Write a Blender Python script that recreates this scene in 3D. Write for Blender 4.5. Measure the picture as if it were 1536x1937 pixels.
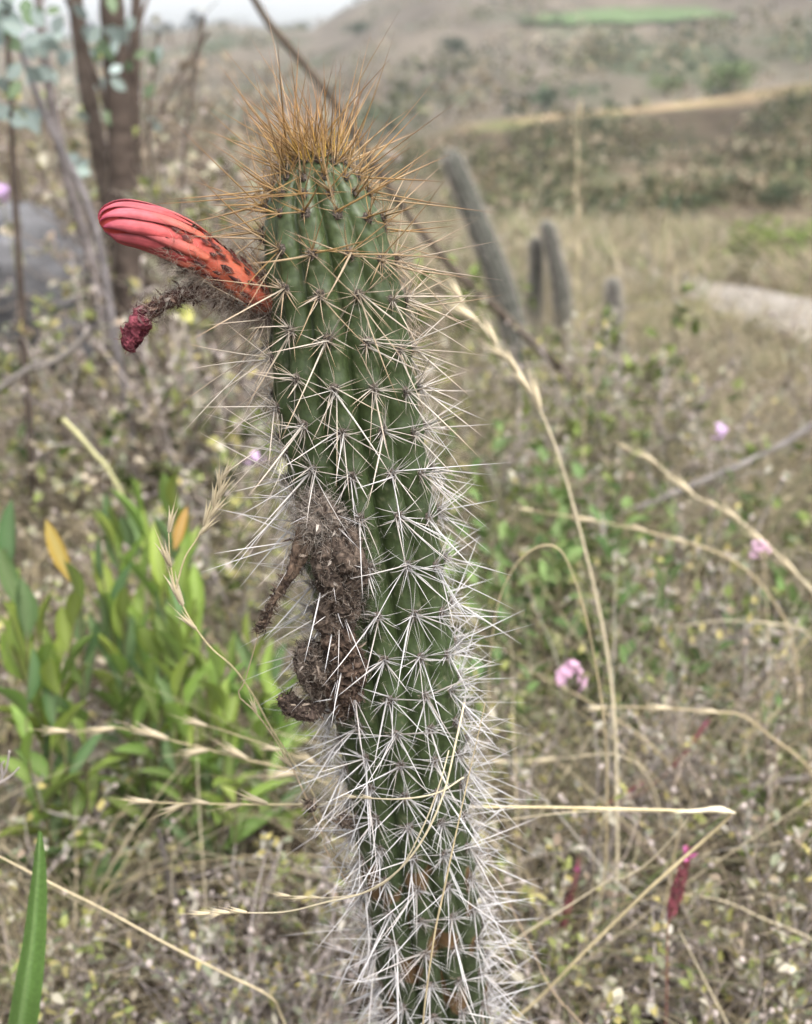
import bpy, math, random
import numpy as np
from mathutils import Vector, Matrix, noise as mnoise

for o in list(bpy.data.objects):
    bpy.data.objects.remove(o, do_unlink=True)
random.seed(7)
RNG = np.random.default_rng(11)
R_ = math.radians
scene = bpy.context.scene
COL = scene.collection

# ------------------------------------------------------------------ camera
W0, H0 = 1536.0, 1937.0            # photograph's pixels, used only to turn pixels into directions
VFOV = R_(52.0)
FPX = (H0 / 2) / math.tan(VFOV / 2)
PITCH = R_(20.4)
CAM = np.array([0.0, 0.0, 0.70])
cam_data = bpy.data.cameras.new('camera')
cam = bpy.data.objects.new('camera', cam_data)
COL.objects.link(cam)
cam.location = CAM
cam.rotation_euler = (math.pi / 2 - PITCH, 0, 0)
cam_data.sensor_fit = 'VERTICAL'
cam_data.sensor_height = 36.0
cam_data.sensor_width = 36.0
cam_data.lens = 18.0 / math.tan(VFOV / 2)
cam_data.clip_start = 0.01
cam_data.clip_end = 5000
cam_data.dof.use_dof = True
cam_data.dof.focus_distance = 0.392
cam_data.dof.aperture_fstop = cam_data.lens / 4.0      # a phone lens: the opening is about 4 mm wide
scene.camera = cam

# ------------------------------------------------------------------ sky, sun, exposure (bright overcast)
SUN_EL, SUN_AZ = R_(58), R_(35)
world = bpy.data.worlds.new('World')
scene.world = world
world.use_nodes = True
wn, wl = world.node_tree.nodes, world.node_tree.links
wn.clear()
w_out = wn.new('ShaderNodeOutputWorld')
w_bg = wn.new('ShaderNodeBackground')
w_sky = wn.new('ShaderNodeTexSky')
w_sky.sky_type = 'NISHITA'
w_sky.sun_disc = False
w_sky.sun_elevation = SUN_EL
w_sky.sun_rotation = SUN_AZ
w_sky.air_density = 1.0
w_sky.dust_density = 6.0
w_hsv = wn.new('ShaderNodeHueSaturation')
w_hsv.inputs['Saturation'].default_value = 0.22     # thin even cloud: the sky's blue is nearly gone
w_bg.inputs['Strength'].default_value = 0.15
wl.new(w_sky.outputs[0], w_hsv.inputs['Color'])
wl.new(w_hsv.outputs[0], w_bg.inputs[0])
wl.new(w_bg.outputs[0], w_out.inputs[0])

sun_d = bpy.data.lights.new('sun', 'SUN')
sun_d.energy = 0.6
sun_d.angle = R_(25)
sun_d.color = (1.0, 0.96, 0.9)
sun = bpy.data.objects.new('sun', sun_d)
COL.objects.link(sun)
sun_dir = Vector((math.sin(SUN_AZ) * math.cos(SUN_EL), -math.cos(SUN_AZ) * math.cos(SUN_EL), math.sin(SUN_EL)))
sun.rotation_euler = sun_dir.to_track_quat('Z', 'Y').to_euler()
sun.location = (2, -2, 5)
# Nishita measures its rotation from +Y clockwise
w_sky.sun_rotation = math.atan2(sun_dir.x, sun_dir.y)

scene.view_settings.view_transform = 'Standard'
scene.view_settings.look = 'None'
scene.view_settings.gamma = 1.0
scene.view_settings.use_curve_mapping = False
scene.view_settings.exposure = 1.68
scene.render.engine = 'CYCLES'
scene.cycles.use_denoising = True
scene.cycles.adaptive_threshold = 0.025
scene.cycles.max_bounces = 5
scene.cycles.diffuse_bounces = 3
scene.cycles.glossy_bounces = 2
scene.cycles.transmission_bounces = 3
scene.cycles.transparent_max_bounces = 4
scene.cycles.caustics_reflective = False
scene.cycles.caustics_refractive = False

# ------------------------------------------------------------------ pixels to places
CP, SP = math.cos(PITCH), math.sin(PITCH)

def pdir(px, py):
    a = (px - W0 / 2) / FPX
    b = (H0 / 2 - py) / FPX
    return np.array([a, CP + b * SP, -SP + b * CP])

def at(px, py, Y):
    d = pdir(px, py)
    return CAM + d * (Y / d[1])

def project(p):
    v = np.asarray(p) - CAM
    f = v[..., 1] * CP - v[..., 2] * SP
    u = v[..., 1] * SP + v[..., 2] * CP
    return W0 / 2 + FPX * v[..., 0] / f, H0 / 2 - FPX * u / f

def s2l(r, g, b):
    f = lambda c: (c / 255 / 12.92) if c / 255 <= 0.04045 else ((c / 255 + 0.055) / 1.055) ** 2.4
    return (f(r), f(g), f(b))

def sstep(a, b, x):
    t = np.clip((np.asarray(x, float) - a) / (b - a), 0, 1)
    return t * t * (3 - 2 * t)

def nz(x, y, z=0.0):
    return mnoise.noise(Vector((x, y, z)))

# ------------------------------------------------------------------ mesh building
class MB:
    def __init__(self):
        self.V, self.C, self.T, self.Q, self.n = [], [], [], [], 0

    def add(self, v, tris=None, quads=None, col=(0.5, 0.5, 0.5)):
        v = np.asarray(v, float).reshape(-1, 3)
        c = np.asarray(col, float)
        if c.ndim == 1:
            c = np.broadcast_to(c, (len(v), 3))
        self.V.append(v)
        self.C.append(c.reshape(-1, 3))
        if tris is not None and len(tris):
            self.T.append(np.asarray(tris, np.int64).reshape(-1, 3) + self.n)
        if quads is not None and len(quads):
            self.Q.append(np.asarray(quads, np.int64).reshape(-1, 4) + self.n)
        self.n += len(v)

    def tubes(self, P, rad, sides=4, col=(0.5, 0.5, 0.5), cap=False):
        """P (N,K,3), rad (N,K) or broadcastable, col (3,), (N,3) or (N,K,3)"""
        P = np.asarray(P, float)
        if P.ndim == 2:
            P = P[None]
        N, K, _ = P.shape
        rad = np.broadcast_to(np.asarray(rad, float), (N, K))
        T = np.empty_like(P)
        T[:, 1:-1] = P[:, 2:] - P[:, :-2]
        T[:, 0] = P[:, 1] - P[:, 0]
        T[:, -1] = P[:, -1] - P[:, -2]
        T /= np.linalg.norm(T, axis=2, keepdims=True) + 1e-12
        m = T.mean(axis=1)
        ref = np.where(np.abs(m[:, 2:3]) < 0.75, np.array([[0, 0, 1.0]]), np.array([[0.83, 0.55, 0.0]]))
        A = np.cross(T, ref[:, None, :])
        A /= np.linalg.norm(A, axis=2, keepdims=True) + 1e-12
        B = np.cross(T, A)
        ang = np.arange(sides) * 2 * math.pi / sides
        ring = P[:, :, None, :] + rad[:, :, None, None] * (A[:, :, None, :] * np.cos(ang)[None, None, :, None] + B[:, :, None, :] * np.sin(ang)[None, None, :, None])
        c = np.asarray(col, float)
        if c.ndim == 1:
            c = np.broadcast_to(c, (N, K, 3))
        elif c.ndim == 2:
            c = np.broadcast_to(c[:, None, :], (N, K, 3))
        c = np.broadcast_to(c[:, :, None, :], (N, K, sides, 3))
        idx = np.arange(N * K * sides).reshape(N, K, sides)
        nx = np.roll(idx, -1, axis=2)
        q = np.stack([idx[:, :-1], nx[:, :-1], nx[:, 1:], idx[:, 1:]], axis=-1).reshape(-1, 4)
        tr = None
        if cap:
            tl = []
            for e in (0, K - 1):
                for k in range(1, sides - 1):
                    tl.append(np.stack([idx[:, e, 0], idx[:, e, k], idx[:, e, k + 1]], -1))
            tr = np.concatenate(tl)
        self.add(ring.reshape(-1, 3), tris=tr, quads=q, col=c.reshape(-1, 3))

    def strips(self, P, width, side, col):
        """flat blades: P (N,K,3), width (N,K), side (N,3)"""
        N, K, _ = P.shape
        width = np.broadcast_to(np.asarray(width, float), (N, K))
        S = side[:, None, :] * width[:, :, None] * 0.5
        v = np.stack([P - S, P + S], axis=2)
        c = np.asarray(col, float)
        if c.ndim == 2:
            c = np.broadcast_to(c[:, None, :], (N, K, 3))
        c = np.broadcast_to(c[:, :, None, :], (N, K, 2, 3))
        idx = np.arange(N * K * 2).reshape(N, K, 2)
        q = np.stack([idx[:, :-1, 0], idx[:, :-1, 1], idx[:, 1:, 1], idx[:, 1:, 0]], -1).reshape(-1, 4)
        self.add(v.reshape(-1, 3), quads=q, col=c.reshape(-1, 3))

    def leaves(self, base, d, nrm, L, Wd, col, curl=0.15):
        """small folded leaves: base (N,3), d direction, nrm approx normal"""
        N = len(base)
        d = d / (np.linalg.norm(d, axis=1, keepdims=True) + 1e-9)
        s = np.cross(d, nrm)
        s /= np.linalg.norm(s, axis=1, keepdims=True) + 1e-9
        n = np.cross(s, d)
        L = np.broadcast_to(np.asarray(L, float), (N,))[:, None]
        Wd = np.broadcast_to(np.asarray(Wd, float), (N,))[:, None]
        pts = [base,
               base + d * L * 0.35 + s * Wd * 0.5 + n * Wd * 0.18,
               base + d * L * 0.38 - n * Wd * 0.05,
               base + d * L * 0.35 - s * Wd * 0.5 + n * Wd * 0.18,
               base + d * L * 0.75 + s * Wd * 0.36 + n * (Wd * 0.12 - L * curl * 0.5),
               base + d * L * 0.76 - n * (Wd * 0.03 + L * curl * 0.5),
               base + d * L * 0.75 - s * Wd * 0.36 + n * (Wd * 0.12 - L * curl * 0.5),
               base + d * L - n * L * curl]
        v = np.stack(pts, axis=1)
        i = np.arange(N)[:, None] * 8
        tr = np.concatenate([i + np.array([[0, 1, 2]]), i + np.array([[0, 2, 3]]), i + np.array([[4, 7, 5]]), i + np.array([[5, 7, 6]])])
        q = np.concatenate([i + np.array([[1, 4, 5, 2]]), i + np.array([[2, 5, 6, 3]])])
        c = np.asarray(col, float)
        if c.ndim == 1:
            c = np.broadcast_to(c, (N, 3))
        self.add(v.reshape(-1, 3), tris=tr, quads=q, col=np.repeat(c, 8, axis=0))

    def mesh(self, name, mat, smooth=True):
        me = bpy.data.meshes.new(name)
        V = np.concatenate(self.V) if self.V else np.zeros((0, 3))
        C = np.concatenate(self.C) if self.C else np.zeros((0, 3))
        T = np.concatenate(self.T) if self.T else np.zeros((0, 3), np.int64)
        Q = np.concatenate(self.Q) if self.Q else np.zeros((0, 4), np.int64)
        me.vertices.add(len(V))
        me.vertices.foreach_set('co', V.ravel())
        me.loops.add(T.size + Q.size)
        me.loops.foreach_set('vertex_index', np.concatenate([T.ravel(), Q.ravel()]).astype(np.int32))
        me.polygons.add(len(T) + len(Q))
        ls = np.concatenate([np.arange(len(T)) * 3, T.size + np.arange(len(Q)) * 4]).astype(np.int32)
        me.polygons.foreach_set('loop_start', ls)
        me.polygons.foreach_set('use_smooth', np.full(len(T) + len(Q), smooth))
        me.update(calc_edges=True)
        at_ = me.color_attributes.new('Col', 'FLOAT_COLOR', 'POINT')
        at_.data.foreach_set('color', np.concatenate([C, np.ones((len(C), 1))], axis=1).ravel().astype(np.float32))
        me.materials.append(mat)
        me.validate()
        return me

    def build(self, name, mat, parent=None, loc=None, smooth=True):
        o = bpy.data.objects.new(name, self.mesh(name, mat, smooth))
        COL.objects.link(o)
        if parent is not None:
            o.parent = parent
        if loc is not None:
            o.location = loc
        return o

def tag(o, label=None, cat=None, group=None, kind=None):
    if label: o['label'] = label
    if cat: o['category'] = cat
    if group: o['group'] = group
    if kind: o['kind'] = kind
    return o

def thing(name, label, cat, loc=(0, 0, 0), group=None, rz=0.0):
    e = bpy.data.objects.new(name, None)
    COL.objects.link(e)
    e.empty_display_size = 0.02
    e.location = loc
    e.rotation_euler = (0, 0, rz)
    return tag(e, label, cat, group)

def put(name, me, parent=None, mw=None):
    o = bpy.data.objects.new(name, me)
    COL.objects.link(o)
    if parent is not None:
        o.parent = parent
    if mw is not None:
        o.matrix_basis = mw
    return o

def dup(root, loc, rz, sc=1.0, tilt=(0, 0), label=None):
    r = root.copy()
    COL.objects.link(r)
    r.location = loc
    r.rotation_euler = (tilt[0], tilt[1], rz)
    r.scale = (sc, sc, sc)
    if label: r['label'] = label
    for ch in root.children:
        c = ch.copy()
        COL.objects.link(c)
        c.parent = r
        for g in ch.children:
            d = g.copy()
            COL.objects.link(d)
            d.parent = c
    return r

def frame_matrix(loc, d, nrm, sx, sy, sz):
    """local +Y along d, local +Z near nrm"""
    d = Vector(d).normalized()
    n = Vector(nrm)
    s = d.cross(n).normalized()
    n = s.cross(d).normalized()
    m = Matrix(((s.x * sx, d.x * sy, n.x * sz, loc[0]), (s.y * sx, d.y * sy, n.y * sz, loc[1]), (s.z * sx, d.z * sy, n.z * sz, loc[2]), (0, 0, 0, 1)))
    return m

def smooth_path(pts, n):
    """Catmull-Rom through pts, n samples evenly spaced in length"""
    p = np.asarray(pts, float)
    p = np.vstack([2 * p[0] - p[1], p, 2 * p[-1] - p[-2]])
    out = []
    for i in range(1, len(p) - 2):
        t = np.linspace(0, 1, 16, endpoint=False)[:, None]
        a, b, c, d = p[i - 1], p[i], p[i + 1], p[i + 2]
        out.append(0.5 * ((2 * b) + (-a + c) * t + (2 * a - 5 * b + 4 * c - d) * t ** 2 + (-a + 3 * b - 3 * c + d) * t ** 3))
    out = np.vstack(out + [p[-2][None]])
    L = np.concatenate([[0], np.cumsum(np.linalg.norm(np.diff(out, axis=0), axis=1))])
    q = np.linspace(0, L[-1], n)
    return np.stack([np.interp(q, L, out[:, k]) for k in range(out.shape[1])], axis=1)

def unit(v):
    v = np.asarray(v, float)
    return v / (np.linalg.norm(v, axis=-1, keepdims=True) + 1e-12)

# ------------------------------------------------------------------ materials
def mat_vcol(name, rough=0.7, spec=0.3, noise_scale=0.0, noise_amt=0.25, trans=0.0, bump=0.0, objrand=0.0, hue=0.0, sheen=0.0, gain=1.0):
    m = bpy.data.materials.new(name)
    m.use_nodes = True
    n, l = m.node_tree.nodes, m.node_tree.links
    n.clear()
    out = n.new('ShaderNodeOutputMaterial')
    bs = n.new('ShaderNodeBsdfPrincipled')
    bs.inputs['Roughness'].default_value = rough
    bs.inputs['Specular IOR Level'].default_value = spec
    if sheen:
        bs.inputs['Sheen Weight'].default_value = sheen
    a = n.new('ShaderNodeAttribute')
    a.attribute_name = 'Col'
    gn = n.new('ShaderNodeVectorMath')
    gn.operation = 'SCALE'
    gn.inputs['Scale'].default_value = gain
    l.new(a.outputs['Color'], gn.inputs[0])
    c = gn.outputs[0]
    tc = n.new('ShaderNodeTexCoord')
    if noise_scale:
        t = n.new('ShaderNodeTexNoise')
        t.inputs['Scale'].default_value = noise_scale
        t.inputs['Detail'].default_value = 5
        l.new(tc.outputs['Object'], t.inputs['Vector'])
        mr = n.new('ShaderNodeMapRange')
        mr.inputs[1].default_value, mr.inputs[2].default_value = 0.3, 0.7
        mr.inputs[3].default_value, mr.inputs[4].default_value = 1 - noise_amt, 1 + noise_amt
        l.new(t.outputs[0], mr.inputs[0])
        mx = n.new('ShaderNodeVectorMath')
        mx.operation = 'SCALE'
        l.new(c, mx.inputs[0])
        l.new(mr.outputs[0], mx.inputs['Scale'])
        c = mx.outputs[0]
        if bump:
            b = n.new('ShaderNodeBump')
            b.inputs['Strength'].default_value = bump
            b.inputs['Distance'].default_value = 0.5 / noise_scale
            l.new(t.outputs[0], b.inputs['Height'])
            l.new(b.outputs[0], bs.inputs['Normal'])
    if objrand or hue:
        oi = n.new('ShaderNodeObjectInfo')
        hs = n.new('ShaderNodeHueSaturation')
        mv = n.new('ShaderNodeMapRange')
        mv.inputs[3].default_value, mv.inputs[4].default_value = 1 - objrand, 1 + objrand
        l.new(oi.outputs['Random'], mv.inputs[0])
        l.new(mv.outputs[0], hs.inputs['Value'])
        mh = n.new('ShaderNodeMath')
        mh.operation = 'MULTIPLY'
        mh.inputs[1].default_value = 7.31
        fr = n.new('ShaderNodeMath')
        fr.operation = 'FRACT'
        l.new(oi.outputs['Random'], mh.inputs[0])
        l.new(mh.outputs[0], fr.inputs[0])
        mh2 = n.new('ShaderNodeMapRange')
        mh2.inputs[3].default_value, mh2.inputs[4].default_value = 0.5 - hue, 0.5 + hue
        l.new(fr.outputs[0], mh2.inputs[0])
        l.new(mh2.outputs[0], hs.inputs['Hue'])
        l.new(c, hs.inputs['Color'])
        c = hs.outputs[0]
    l.new(c, bs.inputs['Base Color'])
    if trans:
        tr = n.new('ShaderNodeBsdfTranslucent')
        l.new(c, tr.inputs['Color'])
        mix = n.new('ShaderNodeMixShader')
        mix.inputs[0].default_value = trans
        l.new(bs.outputs[0], mix.inputs[1])
        l.new(tr.outputs[0], mix.inputs[2])
        l.new(mix.outputs[0], out.inputs[0])
    else:
        l.new(bs.outputs[0], out.inputs[0])
    return m

M_CACTUS = mat_vcol('cactus_skin', 0.42, 0.32, 420, 0.24, bump=0.22, gain=0.66)
M_SPINE = mat_vcol('spine', 0.45, 0.4, gain=0.92)
M_WOOL = mat_vcol('wool', 0.85, 0.1, trans=0.25, gain=0.85)
M_FELT = mat_vcol('areole_felt', 0.95, 0.05, 900, 0.5, bump=0.6, gain=0.8)
M_PETAL = mat_vcol('petal', 0.58, 0.28, 420, 0.16, trans=0.12, bump=0.16, gain=0.95)
M_DEAD = mat_vcol('withered', 0.9, 0.15, 700, 0.55, bump=0.8, gain=0.72)
M_FIBRE = mat_vcol('fibre', 0.85, 0.1, gain=0.75)
M_STRAW = mat_vcol('straw', 0.6, 0.3, 300, 0.18, trans=0.1)
M_GRASS = mat_vcol('grass_blade', 0.65, 0.25, trans=0.25, gain=0.96)
M_LEAF = mat_vcol('leaf', 0.62, 0.25, 90, 0.12, trans=0.3, objrand=0.28, hue=0.018, gain=0.86)
M_SMALL = mat_vcol('small_leaf', 0.65, 0.25, trans=0.3, gain=1.05)
M_TWIG = mat_vcol('twig', 0.85, 0.15, 160, 0.3, gain=0.74)
M_BARK = mat_vcol('bark', 0.9, 0.1, 45, 0.35, bump=0.5, gain=0.45)
M_SCRUB = mat_vcol('scrub', 0.85, 0.1, trans=0.15, gain=0.75)
M_FARCACTUS = mat_vcol('grey_cactus_skin', 0.7, 0.2, 60, 0.2, gain=0.75)

def mat_ground(name, cols, scale, bump=0.5, detail=8, stretch=(1, 1, 1), spots=None, tint=False):
    """mottled earth: a colour ramp over layered noise; spots = (colour, scale, low, high) adds patches of another cover"""
    m = bpy.data.materials.new(name)
    m.use_nodes = True
    n, l = m.node_tree.nodes, m.node_tree.links
    bs = n['Principled BSDF']
    bs.inputs['Roughness'].default_value = 0.95
    bs.inputs['Specular IOR Level'].default_value = 0.1
    tc = n.new('ShaderNodeTexCoord')
    mp = n.new('ShaderNodeMapping')
    mp.inputs['Scale'].default_value = stretch
    l.new(tc.outputs['Object'], mp.inputs[0])
    t = n.new('ShaderNodeTexNoise')
    t.inputs['Scale'].default_value = scale
    t.inputs['Detail'].default_value = detail
    t.inputs['Roughness'].default_value = 0.68
    l.new(mp.outputs[0], t.inputs['Vector'])
    r = n.new('ShaderNodeValToRGB')
    e = r.color_ramp.elements
    while len(e) < len(cols):
        e.new(0.5)
    for i, c in enumerate(cols):
        e[i].position = 0.28 + 0.44 * i / (len(cols) - 1)
        e[i].color = (*c, 1)
    l.new(t.outputs[0], r.inputs[0])
    c = r.outputs[0]
    for k, (sc, ss, lo, hi) in enumerate(spots or []):
        t2 = n.new('ShaderNodeTexNoise')
        t2.inputs['Scale'].default_value = ss
        t2.inputs['Detail'].default_value = 6
        t2.inputs['Roughness'].default_value = 0.6
        mp2 = n.new('ShaderNodeMapping')
        mp2.inputs['Scale'].default_value = stretch
        mp2.inputs['Location'].default_value = (13.7 * k + 3, 5.1 * k, 2.2)
        l.new(tc.outputs['Object'], mp2.inputs[0])
        l.new(mp2.outputs[0], t2.inputs['Vector'])
        mr = n.new('ShaderNodeMapRange')
        mr.inputs[1].default_value, mr.inputs[2].default_value = lo, hi
        l.new(t2.outputs[0], mr.inputs[0])
        mx = n.new('ShaderNodeMix')
        mx.data_type = 'RGBA'
        mx.inputs[7].default_value = (*sc, 1)
        l.new(mr.outputs[0], mx.inputs[0])
        l.new(c, mx.inputs[6])
        c = mx.outputs[2]
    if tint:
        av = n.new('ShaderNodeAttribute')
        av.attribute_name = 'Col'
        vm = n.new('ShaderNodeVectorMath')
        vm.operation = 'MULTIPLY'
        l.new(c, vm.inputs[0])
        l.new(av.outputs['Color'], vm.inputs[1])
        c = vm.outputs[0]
    l.new(c, bs.inputs['Base Color'])
    b = n.new('ShaderNodeBump')
    b.inputs['Strength'].default_value = bump
    b.inputs['Distance'].default_value = 0.15 / scale
    l.new(t.outputs[0], b.inputs['Height'])
    l.new(b.outputs[0], bs.inputs['Normal'])
    return m

M_GROUND = mat_ground('dry_soil', [(0.020, 0.015, 0.011), (0.045, 0.034, 0.024), (0.085, 0.066, 0.045)], 9, spots=[((0.14, 0.13, 0.06), 0.8, 0.5, 0.65)])
M_PATH = mat_ground('pale_track', [(0.15, 0.13, 0.11), (0.24, 0.215, 0.19), (0.31, 0.285, 0.255)], 7)
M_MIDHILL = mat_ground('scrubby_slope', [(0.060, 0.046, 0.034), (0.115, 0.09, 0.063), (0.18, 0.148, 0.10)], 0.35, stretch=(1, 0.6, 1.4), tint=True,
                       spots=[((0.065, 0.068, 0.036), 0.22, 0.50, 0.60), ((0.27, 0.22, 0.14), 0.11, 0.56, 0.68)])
M_FARHILL = mat_ground('dry_hillside', [(0.060, 0.050, 0.040), (0.105, 0.088, 0.068), (0.155, 0.13, 0.10)], 0.055, stretch=(1, 0.5, 1.5), tint=True,
                       spots=[((0.062, 0.070, 0.042), 0.045, 0.50, 0.60), ((0.20, 0.168, 0.125), 0.025, 0.56, 0.68)])
M_FIELD = mat_ground('green_crop', [(0.085, 0.085, 0.05), (0.085, 0.125, 0.055), (0.11, 0.145, 0.075)], 0.05)

# ------------------------------------------------------------------ ground, path, hills
PATHP = smooth_path([(2.3, 1.5), (1.95, 2.6), (1.70, 3.6), (1.57, 4.8), (1.50, 6.0), (1.35, 8.0), (1.0, 11.0), (0.2, 15.0)], 80)

def path_dist(x, y):
    return float(np.min(np.hypot(PATHP[:, 0] - x, PATHP[:, 1] - y)))

def gz(x, y):
    """height of the ground"""
    r = math.hypot(x, y)
    h = 0.035 * nz(x * 1.3, y * 1.3, 3.1) + 0.012 * nz(x * 5, y * 5, 1.7)
    if r > 3:
        h += 0.10 * nz(x * 0.25, y * 0.25, 8.0) * min(1, (r - 3) / 4)
    fall = max(0.0, min(r, 26) - 4.5)
    h -= 0.072 * fall * (1.0 if x > -1 else max(0.35, 1 + 0.2 * (x + 1)))
    if x < -0.7:
        h += min(1.2, 0.10 * (-0.7 - x)) * min(1, r / 3)
    return h

def disc_mesh(name, mat, radii, nseg, hfun):
    mb = MB()
    V, Q, T = [], [], []
    for r in radii:
        for k in range(nseg):
            a = 2 * math.pi * k / nseg
            x, y = r * math.sin(a), r * math.cos(a)
            V.append((x, y, hfun(x, y)))
    for i in range(len(radii) - 1):
        for k in range(nseg):
            k2 = (k + 1) % nseg
            Q.append((i * nseg + k, i * nseg + k2, (i + 1) * nseg + k2, (i + 1) * nseg + k))
    V.append((0, 0, hfun(0, 0)))
    c = len(V) - 1
    for k in range(nseg):
        T.append((c, (k + 1) % nseg, k))
    mb.add(V, tris=T, quads=[q[::-1] for q in Q])
    return mb.build(name, mat)

radii = [0.15 * 1.09 ** i for i in range(100)]
radii = [r for r in radii if r < 380] + [395]
ground = disc_mesh('ground', M_GROUND, radii, 150, gz)
tag(ground, 'dry brown earth under the grass and shrubs', None, kind='structure')

mb = MB()
wv = []
for i, p in enumerate(PATHP):
    t = PATHP[min(i + 1, len(PATHP) - 1)] - PATHP[max(i - 1, 0)]
    t = t / np.linalg.norm(t)
    nrm = np.array([t[1], -t[0]])
    w = 0.36 + 0.08 * nz(i * 0.3, 2.0)
    for s in np.linspace(-1, 1, 5):
        q = p + nrm * w * s
        wv.append((q[0], q[1], gz(q[0], q[1]) + 0.008 - 0.01 * s * s))
quads = [(i * 5 + k, i * 5 + k + 1, i * 5 + k + 6, i * 5 + k + 5) for i in range(len(PATHP) - 1) for k in range(4)]
mb.add(wv, quads=quads)
path = mb.build('path', M_PATH)
tag(path, 'pale trodden dirt track running away through the scrub', None, kind='structure')

def elev_z(px, py, Y):
    d = pdir(px, py)
    return CAM[2] + Y * d[2] / d[1]

def hill(name, mat, prof_px, prof_py, Y0, Y1, zbase, label, nx=140, ny=46, rough=1.0, px0=-1300, px1=2800, shape=1.0, ns=0.05, bank=False):
    """a slope rising from distance Y0 to a crest at Y1 whose outline was read from the photograph; it falls off behind the crest"""
    V, C = [], []
    for i in range(nx):
        px = px0 + (px1 - px0) * i / (nx - 1)
        x_over_y = (px - W0 / 2) / FPX / CP
        py = float(np.interp(px, prof_px, prof_py))
        d = pdir(768, py)
        zc = CAM[2] + Y1 * d[2] / d[1]
        row = []
        for j in range(ny):
            v = j / (ny - 1) * 1.25
            Y = Y0 + (Y1 - Y0) * v
            if v <= 1:
                s = v ** shape
                z = zbase + (zc - zbase) * (0.5 * s + 0.5 * (s * s * (3 - 2 * s)))
                if bank:        # a gentle foot, then a steep bank, then a flat grassy crest
                    z = zbase + (zc - zbase) * float(np.interp(v, [0, 0.3, 0.52, 0.62, 0.80, 1.0], [0, 0.16, 0.36, 0.46, 0.84, 1.0]))
            else:
                z = zc - (zc - zbase) * 0.6 * (v - 1) / 0.25 * ((v - 1) / 0.25)
            x = x_over_y * Y
            amp = rough * math.sin(math.pi * min(1, v / 1.0)) ** 0.5 if v < 1 else 0.2 * rough
            z += amp * (0.6 * nz(x * ns, Y * ns, 4) + 0.35 * nz(x * ns * 2.7, Y * ns * 2.7, 9) + 0.2 * nz(x * ns * 7, Y * ns * 7, 2))
            if j == 0:
                z = zbase - 1.0
            V.append((x, Y, z))
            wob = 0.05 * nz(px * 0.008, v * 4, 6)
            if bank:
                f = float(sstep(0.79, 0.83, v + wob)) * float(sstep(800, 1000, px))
                g_ = float(sstep(0.54, 0.62, v + wob)) * (1 - float(sstep(0.79, 0.82, v + wob)))  # darkens the brown bank: shade under the crest painted into its tint
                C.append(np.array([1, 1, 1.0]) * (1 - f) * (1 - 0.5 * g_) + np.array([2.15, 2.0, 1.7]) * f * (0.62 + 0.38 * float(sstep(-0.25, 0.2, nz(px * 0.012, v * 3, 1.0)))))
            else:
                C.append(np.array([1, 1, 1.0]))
    Q = [(i * ny + j, (i + 1) * ny + j, (i + 1) * ny + j + 1, i * ny + j + 1) for i in range(nx - 1) for j in range(ny - 1)]
    mb = MB()
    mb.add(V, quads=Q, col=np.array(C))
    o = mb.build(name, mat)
    tag(o, label, None, kind='structure')
    G = np.array(V).reshape(nx, ny, 3)
    def height(px, v):
        i = (px - px0) / (px1 - px0) * (nx - 1)
        j = v / 1.25 * (ny - 1)
        i0, j0 = int(min(max(i, 0), nx - 2)), int(min(max(j, 0), ny - 2))
        fi, fj = i - i0, j - j0
        return (G[i0, j0] * (1 - fi) * (1 - fj) + G[i0 + 1, j0] * fi * (1 - fj) + G[i0, j0 + 1] * (1 - fi) * fj + G[i0 + 1, j0 + 1] * fi * fj)
    return height

far_h = hill('hill', M_FARHILL, [-2600, -900, -200, 250, 420, 560, 620, 655, 700, 800, 1000, 1300, 1700, 2600, 4200],
             [150, 130, 105, 92, 72, 64, 58, 34, 8, -40, -75, -120, -190, -290, -330], 60, 380, -3.0,
             'long dry hillside of brown and olive scrub rising to the skyline', rough=9.0, ns=0.012, nx=200, ny=60)
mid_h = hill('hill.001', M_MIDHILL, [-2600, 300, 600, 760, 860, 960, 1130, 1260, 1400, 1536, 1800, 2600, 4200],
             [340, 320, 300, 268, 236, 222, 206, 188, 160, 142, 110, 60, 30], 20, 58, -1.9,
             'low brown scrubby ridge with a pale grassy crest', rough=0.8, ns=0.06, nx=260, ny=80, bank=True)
mid_h2 = None

# a green field high on the far hillside, draped over the slope
def drape(name, mat, hfun, pxs, vs, lift, label):
    V = [hfun(px, v) + np.array([0, -0.2, lift]) for px, vrow in zip(pxs, vs) for v in vrow]
    m_ = len(vs[0])
    Q = [(i * m_ + j, (i + 1) * m_ + j, (i + 1) * m_ + j + 1, i * m_ + j + 1) for i in range(len(pxs) - 1) for j in range(m_ - 1)]
    mb = MB()
    mb.add(V, quads=Q)
    return tag(mb.build(name, mat), label, None, kind='structure')

def v_for(hfun, px, py):
    """how far up the slope a pixel row falls"""
    best, bv = 1e9, 0.5
    for v in np.linspace(0.02, 1.0, 160):
        q = project(hfun(px, v))
        if abs(q[1] - py) < best:
            best, bv = abs(q[1] - py), v
    return bv

fpx = list(np.linspace(950, 1330, 20))
fvs = []
for px in fpx:
    u = (px - 950) / 380
    lo = 46 + 6 * math.sin(u * 5)
    hi = lo - 30 * math.sin(math.pi * min(1, u * 1.05 + 0.02)) ** 0.6
    a, b = v_for(far_h, px, lo), v_for(far_h, px, hi)
    fvs.append(list(np.linspace(a, b, 8)))
drape('field', M_FIELD, far_h, fpx, fvs, 0.5, 'bright green crop field high on the far hillside')

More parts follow.
